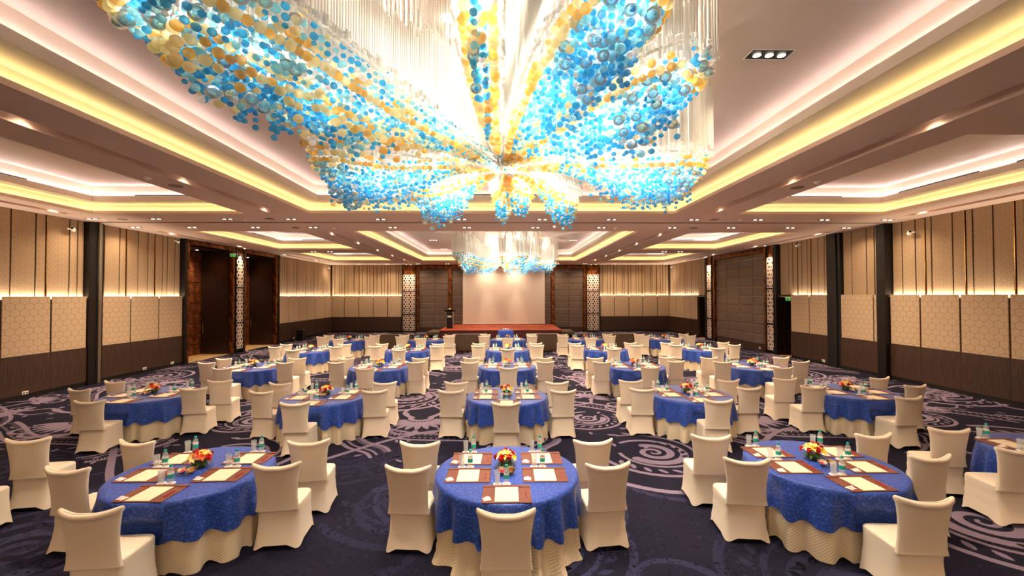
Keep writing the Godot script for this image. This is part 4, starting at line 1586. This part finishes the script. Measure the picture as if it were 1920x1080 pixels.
# ---------------------------------------------------------------- stage end
func make_stage() -> void:
	var t := thing("stage", "low stage with orange-red carpet and maroon skirt before the screen", "stage", Vector3(-0.2, 0, -29.9))
	part(t, "deck", boxmesh(Vector3(0, 0.585, 0), Vector3(7.85, 0.03, 5.3), 0.006), mat.stage_top)
	part(t, "skirt", boxmesh(Vector3(0, 0.285, 0), Vector3(7.8, 0.57, 5.25)), mat.stage_front)
	for sg in [-1.0, 1.0]:
		var st := thing("stage_steps", "carpeted steps at the %s end of the stage" % ("left" if sg < 0 else "right"), "steps", Vector3(-0.2 + sg * 4.45, 0, -29.6), "stage steps")
		for k in 2:
			part(st, "step", boxmesh(Vector3(sg * k * 0.16, 0.19 - k * 0.095, 0), Vector3(0.95 - k * 0.0, 0.38 - k * 0.19, 2.2), 0.01), mat.divider)
	var sc := thing("projection_screen", "large cream projection screen hanging over the stage", "screen", Vector3(0, 0, -32.6))
	part(sc, "cloth", boxmesh(Vector3(0, 2.72, 0), Vector3(6.26, 4.1, 0.01)), mat.screen)
	part(sc, "bottom_bar", boxmesh(Vector3(0, 0.66, 0), Vector3(6.32, 0.05, 0.04), 0.008), mat.white)
	part(sc, "case", boxmesh(Vector3(0, 4.85, 0), Vector3(6.5, 0.18, 0.16), 0.02), mat.white)
	# lectern
	var l := thing("lectern", "black lectern with pale metal sides and a plate, left of the stage", "lectern", Vector3(-3.65, 0.6, -28.9))
	part(l, "body", boxmesh(Vector3(0, 0.58, 0), Vector3(0.36, 1.16, 0.34), 0.01), mat.black)
	for sx in [-0.215, 0.215]:
		part(l, "side_post", boxmesh(Vector3(sx, 0.56, 0.05), Vector3(0.06, 1.12, 0.3), 0.01), mat.steel)
	var top := part(l, "reading_top", boxmesh(Vector3.ZERO, Vector3(0.72, 0.05, 0.5), 0.01), mat.black, Vector3(0, 1.2, 0))
	top.rotation.x = -0.25
	part(l, "name_plate", boxmesh(Vector3(0, 0.8, 0.175), Vector3(0.28, 0.13, 0.012), 0.003), mat.white)
	var fl := MB.new()
	fl.lathe([Vector2(0.0, 0.0), Vector2(0.07, 0.02), Vector2(0.09, 0.07), Vector2(0.05, 0.12), Vector2(0.0, 0.13)], 12)
	single("flower_posy", fl.mesh(), mat.cream, "small cream flower posy on top of the lectern", "flowers", Vector3(-3.65, 1.83, -28.9))
	# small table before the stage
	var b := MB.new()
	var rows := []
	for k in [[0.02, 0.76], [0.9, 0.76], [1.0, 0.752], [1.02, 0.6], [1.08, 0.3], [1.16, 0.01]]:
		var row := squircle(0.44 * k[0], -0.3 * k[0], 0.3 * k[0], k[1], 48, 7.0)
		for j in 48:
			var a := TAU * j / 48.0
			row[j] += Vector3(cos(a), 0, sin(a)) * 0.015 * cos(a * 15.0) * (0.76 - k[1])
		rows.append(row)
	b.grid(rows, true, [], Vector3(0, 0.3, 0))
	single("side_table", b.mesh(), mat.blue, "small blue-draped table standing before the stage", "table", Vector3(0.1, 0, -25.1))
	var cup := MB.new()
	cup.lathe([Vector2(0.0, 0.0), Vector2(0.03, 0.0), Vector2(0.055, 0.1), Vector2(0.05, 0.1), Vector2(0.0, 0.02)], 14)
	for i in 3:
		single("white_cup", cup.mesh(), mat.white, "white cup on the small draped table, %s" % ["left of the three", "middle of the three", "right of the three"][i], "cup", Vector3(-0.03 + i * 0.13, 0.762, -25.1), "cups on the draped table")
	# low screens between the back tables
	var dv := [[-6.27, -4.5, "leftmost of the four"], [-2.57, -0.84, "left of the centre column"], [1.13, 2.71, "right of the centre column"], [4.9, 6.58, "rightmost of the four"]]
	for q in dv:
		var w: float = q[1] - q[0]
		var d := thing("low_screen", "low dark upholstered screen behind the back row, " + q[2], "screen", Vector3((q[0] + q[1]) / 2, 0, -21.3), "low screens before the stage")
		part(d, "panel", boxmesh(Vector3(0, 0.48, 0), Vector3(w - 0.06, 0.76, 0.1), 0.01), mat.divider)
		part(d, "top_rail", boxmesh(Vector3(0, 0.88, 0), Vector3(w, 0.04, 0.14), 0.01), mat.steel)
		part(d, "base_rail", boxmesh(Vector3(0, 0.06, 0), Vector3(w, 0.08, 0.16), 0.01), mat.bronze)
		for sx in [-1.0, 1.0]:
			part(d, "upright", boxmesh(Vector3(sx * (w / 2 - 0.02), 0.44, 0), Vector3(0.04, 0.84, 0.13), 0.006), mat.dark_metal)
	# black box loudspeaker standing by the left wall
	var sp := thing("floor_speaker", "black box loudspeaker on the floor by the far left wall", "loudspeaker", Vector3(-12.7, 0, -27.0))
	part(sp, "cabinet", boxmesh(Vector3(0, 0.35, 0), Vector3(0.42, 0.7, 0.4), 0.02), mat.black)
	var cone := MB.new()
	cone.lathe([Vector2(0.0, 0.0), Vector2(0.13, 0.02), Vector2(0.15, 0.02)], 18, Vector3.ZERO, Transform3D(Basis(Vector3.RIGHT, PI / 2), Vector3(0, 0.28, 0.2)))
	part(sp, "cone", cone.mesh(), mat.dark_metal)


# ---------------------------------------------------------------- chandeliers
func bead_mesh(rings: int, seg: int) -> ArrayMesh:
	var b := MB.new()
	var prof := []
	for i in rings + 1:
		var a := PI * i / rings
		prof.append(Vector2(sin(a), -cos(a) * 0.86))
	b.lathe(prof, seg)
	return b.mesh()


# petals: direction of the tip (degrees, 0 = right, 90 = away from the camera), length, half width, bend, drop
const PETALS := [
	[11.0, 2.9, 0.55, -12.0, 0.62],
	[64.0, 3.15, 0.3, -6.0, 0.6],
	[77.0, 2.1, 0.26, 10.0, 0.5],
	[93.0, 2.45, 0.28, -10.0, 0.5],
	[124.0, 2.85, 0.42, -8.0, 0.6],
	[176.0, 2.6, 0.55, -6.0, 0.72],
	[235.0, 3.95, 0.72, -5.0, 0.54],
	[267.0, 3.2, 0.22, -4.0, 0.3],
	[286.0, 3.3, 0.48, -6.0, 0.42],
	[306.0, 2.75, 0.5, -4.0, 0.5],
]


func make_chandelier(label: String, hub: Vector3, top: float, pitch: float, detailed: bool, power: float) -> void:
	var ch := thing("chandelier", label, "chandelier", hub)
	var bead_hi := bead_mesh(7, 12)
	var bead_lo := bead_mesh(5, 7) if not detailed else bead_mesh(6, 9)
	var rod := CylinderMesh.new()
	rod.top_radius = 1.0
	rod.bottom_radius = 1.0
	rod.height = 1.0
	rod.radial_segments = 5
	rod.rings = 0
	var big := []
	var ceil_y := top - hub.y
	for pi in PETALS.size():
		var pe: Array = PETALS[pi]
		var petal := Node3D.new()
		petal.name = "petal"
		ch.add_child(petal, true)
		var beads := []
		var rods := []
		var wires := []
		var ln: float = pe[1]
		var nt := int(ln / pitch)
		for i in range(2, nt + 1):
			var t := float(i) / nt
			var w: float = pe[2] * pow(t, 0.75) * sqrt(maxf(0.0, 1.0 - pow(t, 7.0)))
			var ang: float = deg_to_rad(pe[0] + pe[3] * (1.0 - t))
			var c := Vector3(cos(ang), 0, -sin(ang)) * ln * t
			var ang2: float = deg_to_rad(pe[0] + pe[3] * (1.0 - t - 0.02))
			var c2 := Vector3(cos(ang2), 0, -sin(ang2)) * ln * (t + 0.02)
			var dir := (c2 - c).normalized()
			var side := Vector3(-dir.z, 0, dir.x)
			var ns := maxi(1, int(round(2.0 * w / pitch)))
			for j in ns + 1:
				var s := -1.0 + 2.0 * j / ns
				var p := c + side * w * s + Vector3(rng.randf_range(-1, 1), 0, rng.randf_range(-1, 1)) * pitch * 0.12
				# distance in from the rim decides how deep the strand hangs and what it carries
				var inset: float = minf((1.0 - absf(s)) * w, (1.0 - t) * ln * 0.8)
				var e := clampf(inset / (pe[2] * 0.85), 0.0, 1.0)
				var y_edge := 4.42 + 0.32 * t - hub.y
				var depth: float = pe[4] * pow(e, 0.7) * smoothstep(0.08, 0.6, t)
				var yb := y_edge - depth
				var rim := j == 0 or j == ns or i == nt
				var l0: float = 0.12 if pe[2] > 0.6 else 0.055
				var line1 := inset >= l0 and inset < l0 + 0.07
				var line2: bool = pe[2] > 0.6 and inset >= l0 + 0.18 and inset < l0 + 0.24
				var deep := e > 0.5
				var y := yb - (pow(rng.randf(), 2.0) * 0.2 if deep else 0.0)
				var stop := yb + (0.06 if rim else 0.1 if line1 or line2 else 0.15 + 0.2 * e)
				var first := true
				while y < stop:
					var col := Color(0.88, 0.87, 0.84)
					var rad := 0.019
					var kind := ""
					if rim:
						pass
					elif line1 or line2:
						if rng.randf() < (0.5 if line1 else 0.35):
							col = Color(0.86, 0.54, 0.13)
							kind = "bead_amber"
						else:
							col = Color(0.95, 0.82, 0.45)
							kind = "bead_pale"
						rad = rng.randf_range(0.033, 0.041)
					else:
						var q := rng.randf()
						if q < (0.62 if deep else 0.45):
							col = Color(0.05, 0.48, 0.85)
							kind = "bead_blue"
						elif q < 0.86:
							col = Color(0.32, 0.74, 0.86)
							kind = "bead_aqua"
						elif q < 0.95:
							col = Color(0.95, 0.82, 0.45)
							kind = "bead_pale"
						rad = rng.randf_range(0.018, 0.03)
						if t > 0.72 and kind in ["bead_aqua", "bead_pale"] and rng.randf() < 0.4:
							rad *= 1.8
					rad *= 1.0 if detailed else 1.15
					var bp := p + Vector3(0, y, 0)
					if detailed and kind != "" and rad > 0.033 and (first or rad > 0.039):
						big.append([rad, bp, kind, petal])
					else:
						beads.append([bp, rad, col])
					first = false
					y += rad * 2.0 + rng.randf_range(0.006, 0.04) * (1.0 if detailed else 1.6)
				# glass rods above the beads, thin clear rods up to the ceiling
				var lower := y + rng.randf_range(0.62, 0.74) + 0.22 * sin(t * 9.0 + pi)
				rods.append([p, y, minf(lower, ceil_y)])
				wires.append([p, minf(lower, ceil_y), ceil_y])
				if rim and detailed and i < nt:
					for h in [0.33, 0.67]:
						var p2: Vector3 = p + dir * pitch * h
						rods.append([p2, y, minf(lower + 0.05 * h, ceil_y)])
						beads.append([p2 + Vector3(0, yb, 0), 0.017, Color(0.88, 0.87, 0.84)])
		rod_field(petal, "glass_rods", rod, rods, mat.rod, 0.011 if detailed else 0.013)
		rod_field(petal, "clear_rods", rod, wires, mat.clear_rod, 0.006)
		# spots recessed in the ceiling between the rods
		for f in ([0.25, 0.45, 0.65, 0.85] if detailed else [0.35, 0.75]):
			var ang: float = deg_to_rad(pe[0] + pe[3] * (1.0 - f))
			var at: Vector3 = Vector3(cos(ang), 0, -sin(ang)) * ln * f + Vector3(0, ceil_y - 0.03, 0)
			part(petal, "lamp_bulb", bead_hi, mat.bulb, at).scale = Vector3(0.05, 0.02, 0.05)
			spot(petal, at + Vector3(0, -0.04, 0), Vector3.DOWN, 52.0, Color(1.0, 0.93, 0.84), power, 0.06, 1.0)
		# small bulbs inside the bead bowl
		for f in ([0.22, 0.36, 0.5, 0.64, 0.78, 0.9] if detailed else [0.4, 0.8]):
			var ang: float = deg_to_rad(pe[0] + pe[3] * (1.0 - f))
			var yy: float = 4.42 + 0.32 * f - hub.y - pe[4] * smoothstep(0.1, 0.62, f) * 0.7 + 0.22
			var at: Vector3 = Vector3(cos(ang), 0, -sin(ang)) * ln * f + Vector3(0, yy, 0)
			part(petal, "lamp_bulb", bead_hi, mat.bulb, at).scale = Vector3.ONE * 0.035
			omni(petal, at, Color(1.0, 0.93, 0.84), E_BULB * power / E_CHAND, 0.035)
		petal.set_meta("bead_list", beads)
	# the largest beads are objects of their own, the rest one scatter for each petal
	big.sort_custom(func(a, b): return a[0] > b[0])
	for k in big.size():
		if k < 300:
			var o := part(big[k][3], "bead", bead_hi, mat[big[k][2]], big[k][1])
			o.scale = Vector3.ONE * big[k][0]
		else:
			var l: Array = big[k][3].get_meta("bead_list")
			var cc := {"bead_amber": Color(0.86, 0.54, 0.13), "bead_pale": Color(0.95, 0.82, 0.45), "bead_aqua": Color(0.32, 0.74, 0.86), "bead_blue": Color(0.05, 0.48, 0.85)}
			l.append([big[k][1], big[k][0], cc[big[k][2]]])
			big[k][3].set_meta("bead_list", l)
	for petal in ch.get_children():
		if not petal.has_meta("bead_list"):
			continue
		var l: Array = petal.get_meta("bead_list")
		petal.remove_meta("bead_list")
		var mm := MultiMesh.new()
		mm.transform_format = MultiMesh.TRANSFORM_3D
		mm.use_colors = true
		mm.mesh = bead_lo
		mm.instance_count = l.size()
		for k in l.size():
			mm.set_instance_transform(k, Transform3D(Basis.from_scale(Vector3.ONE * l[k][1]), l[k][0]))
			mm.set_instance_color(k, l[k][2])
		var mi := MultiMeshInstance3D.new()
		mi.name = "bead_strands"
		mi.multimesh = mm
		mi.material_override = mat.bead
		mi.set_meta("kind", "stuff")
		petal.add_child(mi, true)
	part(ch, "centre_bulb", bead_hi, mat.bulb, Vector3(0, 0.42, 0)).scale = Vector3.ONE * 0.08
	omni(ch, Vector3(0, 0.42, 0), Color(1.0, 0.93, 0.84), power * 1.0, 0.1)


func rod_field(petal: Node3D, called: String, m: Mesh, list: Array, material: Material, rad: float) -> void:
	var mm := MultiMesh.new()
	mm.transform_format = MultiMesh.TRANSFORM_3D
	mm.mesh = m
	mm.instance_count = list.size()
	for k in list.size():
		var h: float = maxf(0.01, list[k][2] - list[k][1])
		mm.set_instance_transform(k, Transform3D(Basis.from_scale(Vector3(rad, h, rad)), list[k][0] + Vector3(0, list[k][1] + h / 2, 0)))
	var mi := MultiMeshInstance3D.new()
	mi.name = called
	mi.multimesh = mm
	mi.material_override = material
	mi.set_meta("kind", "stuff")
	petal.add_child(mi, true)


# ---------------------------------------------------------------- build
func _ready() -> void:
	var cam := Camera3D.new()
	cam.name = "camera"
	cam.fov = rad_to_deg(2.0 * atan(540.0 / 800.0))
	cam.near = 0.05
	cam.far = 120.0
	var yaw := 0.019
	var pitch := 0.0176
	var roll := -0.0021
	cam.basis = Basis(Vector3.UP, -yaw) * Basis(Vector3.RIGHT, pitch) * Basis(Vector3.BACK, roll)
	cam.position = Vector3(0, EYE, 0)
	add_child(cam)
	cam.current = true
	var env := Environment.new()
	env.background_mode = Environment.BG_COLOR
	env.background_color = Color(0, 0, 0)
	env.tonemap_mode = Environment.TONE_MAPPER_LINEAR
	env.tonemap_exposure = 1.8
	env.sdfgi_enabled = true
	env.ssao_enabled = true
	env.ssil_enabled = true
	var we := WorldEnvironment.new()
	we.name = "environment"
	we.environment = env
	add_child(we)
	rng.seed = 1
	make_materials()
	make_ceiling()
	make_walls()
	make_floor()
	make_stage()
	make_tables()
	rng.seed = 303
	make_chandelier("large petal-shaped chandelier of blue and amber glass beads overhead, nearest", Vector3(0.0, 4.42, -5.5), 5.91, 0.066, true, E_CHAND)
	make_chandelier("petal-shaped bead chandelier hanging before the projection screen", Vector3(0.1, 4.42, -22.6), 5.91, 0.085, false, E_CHAND * 1.1)
	make_downlights()
	make_fittings()
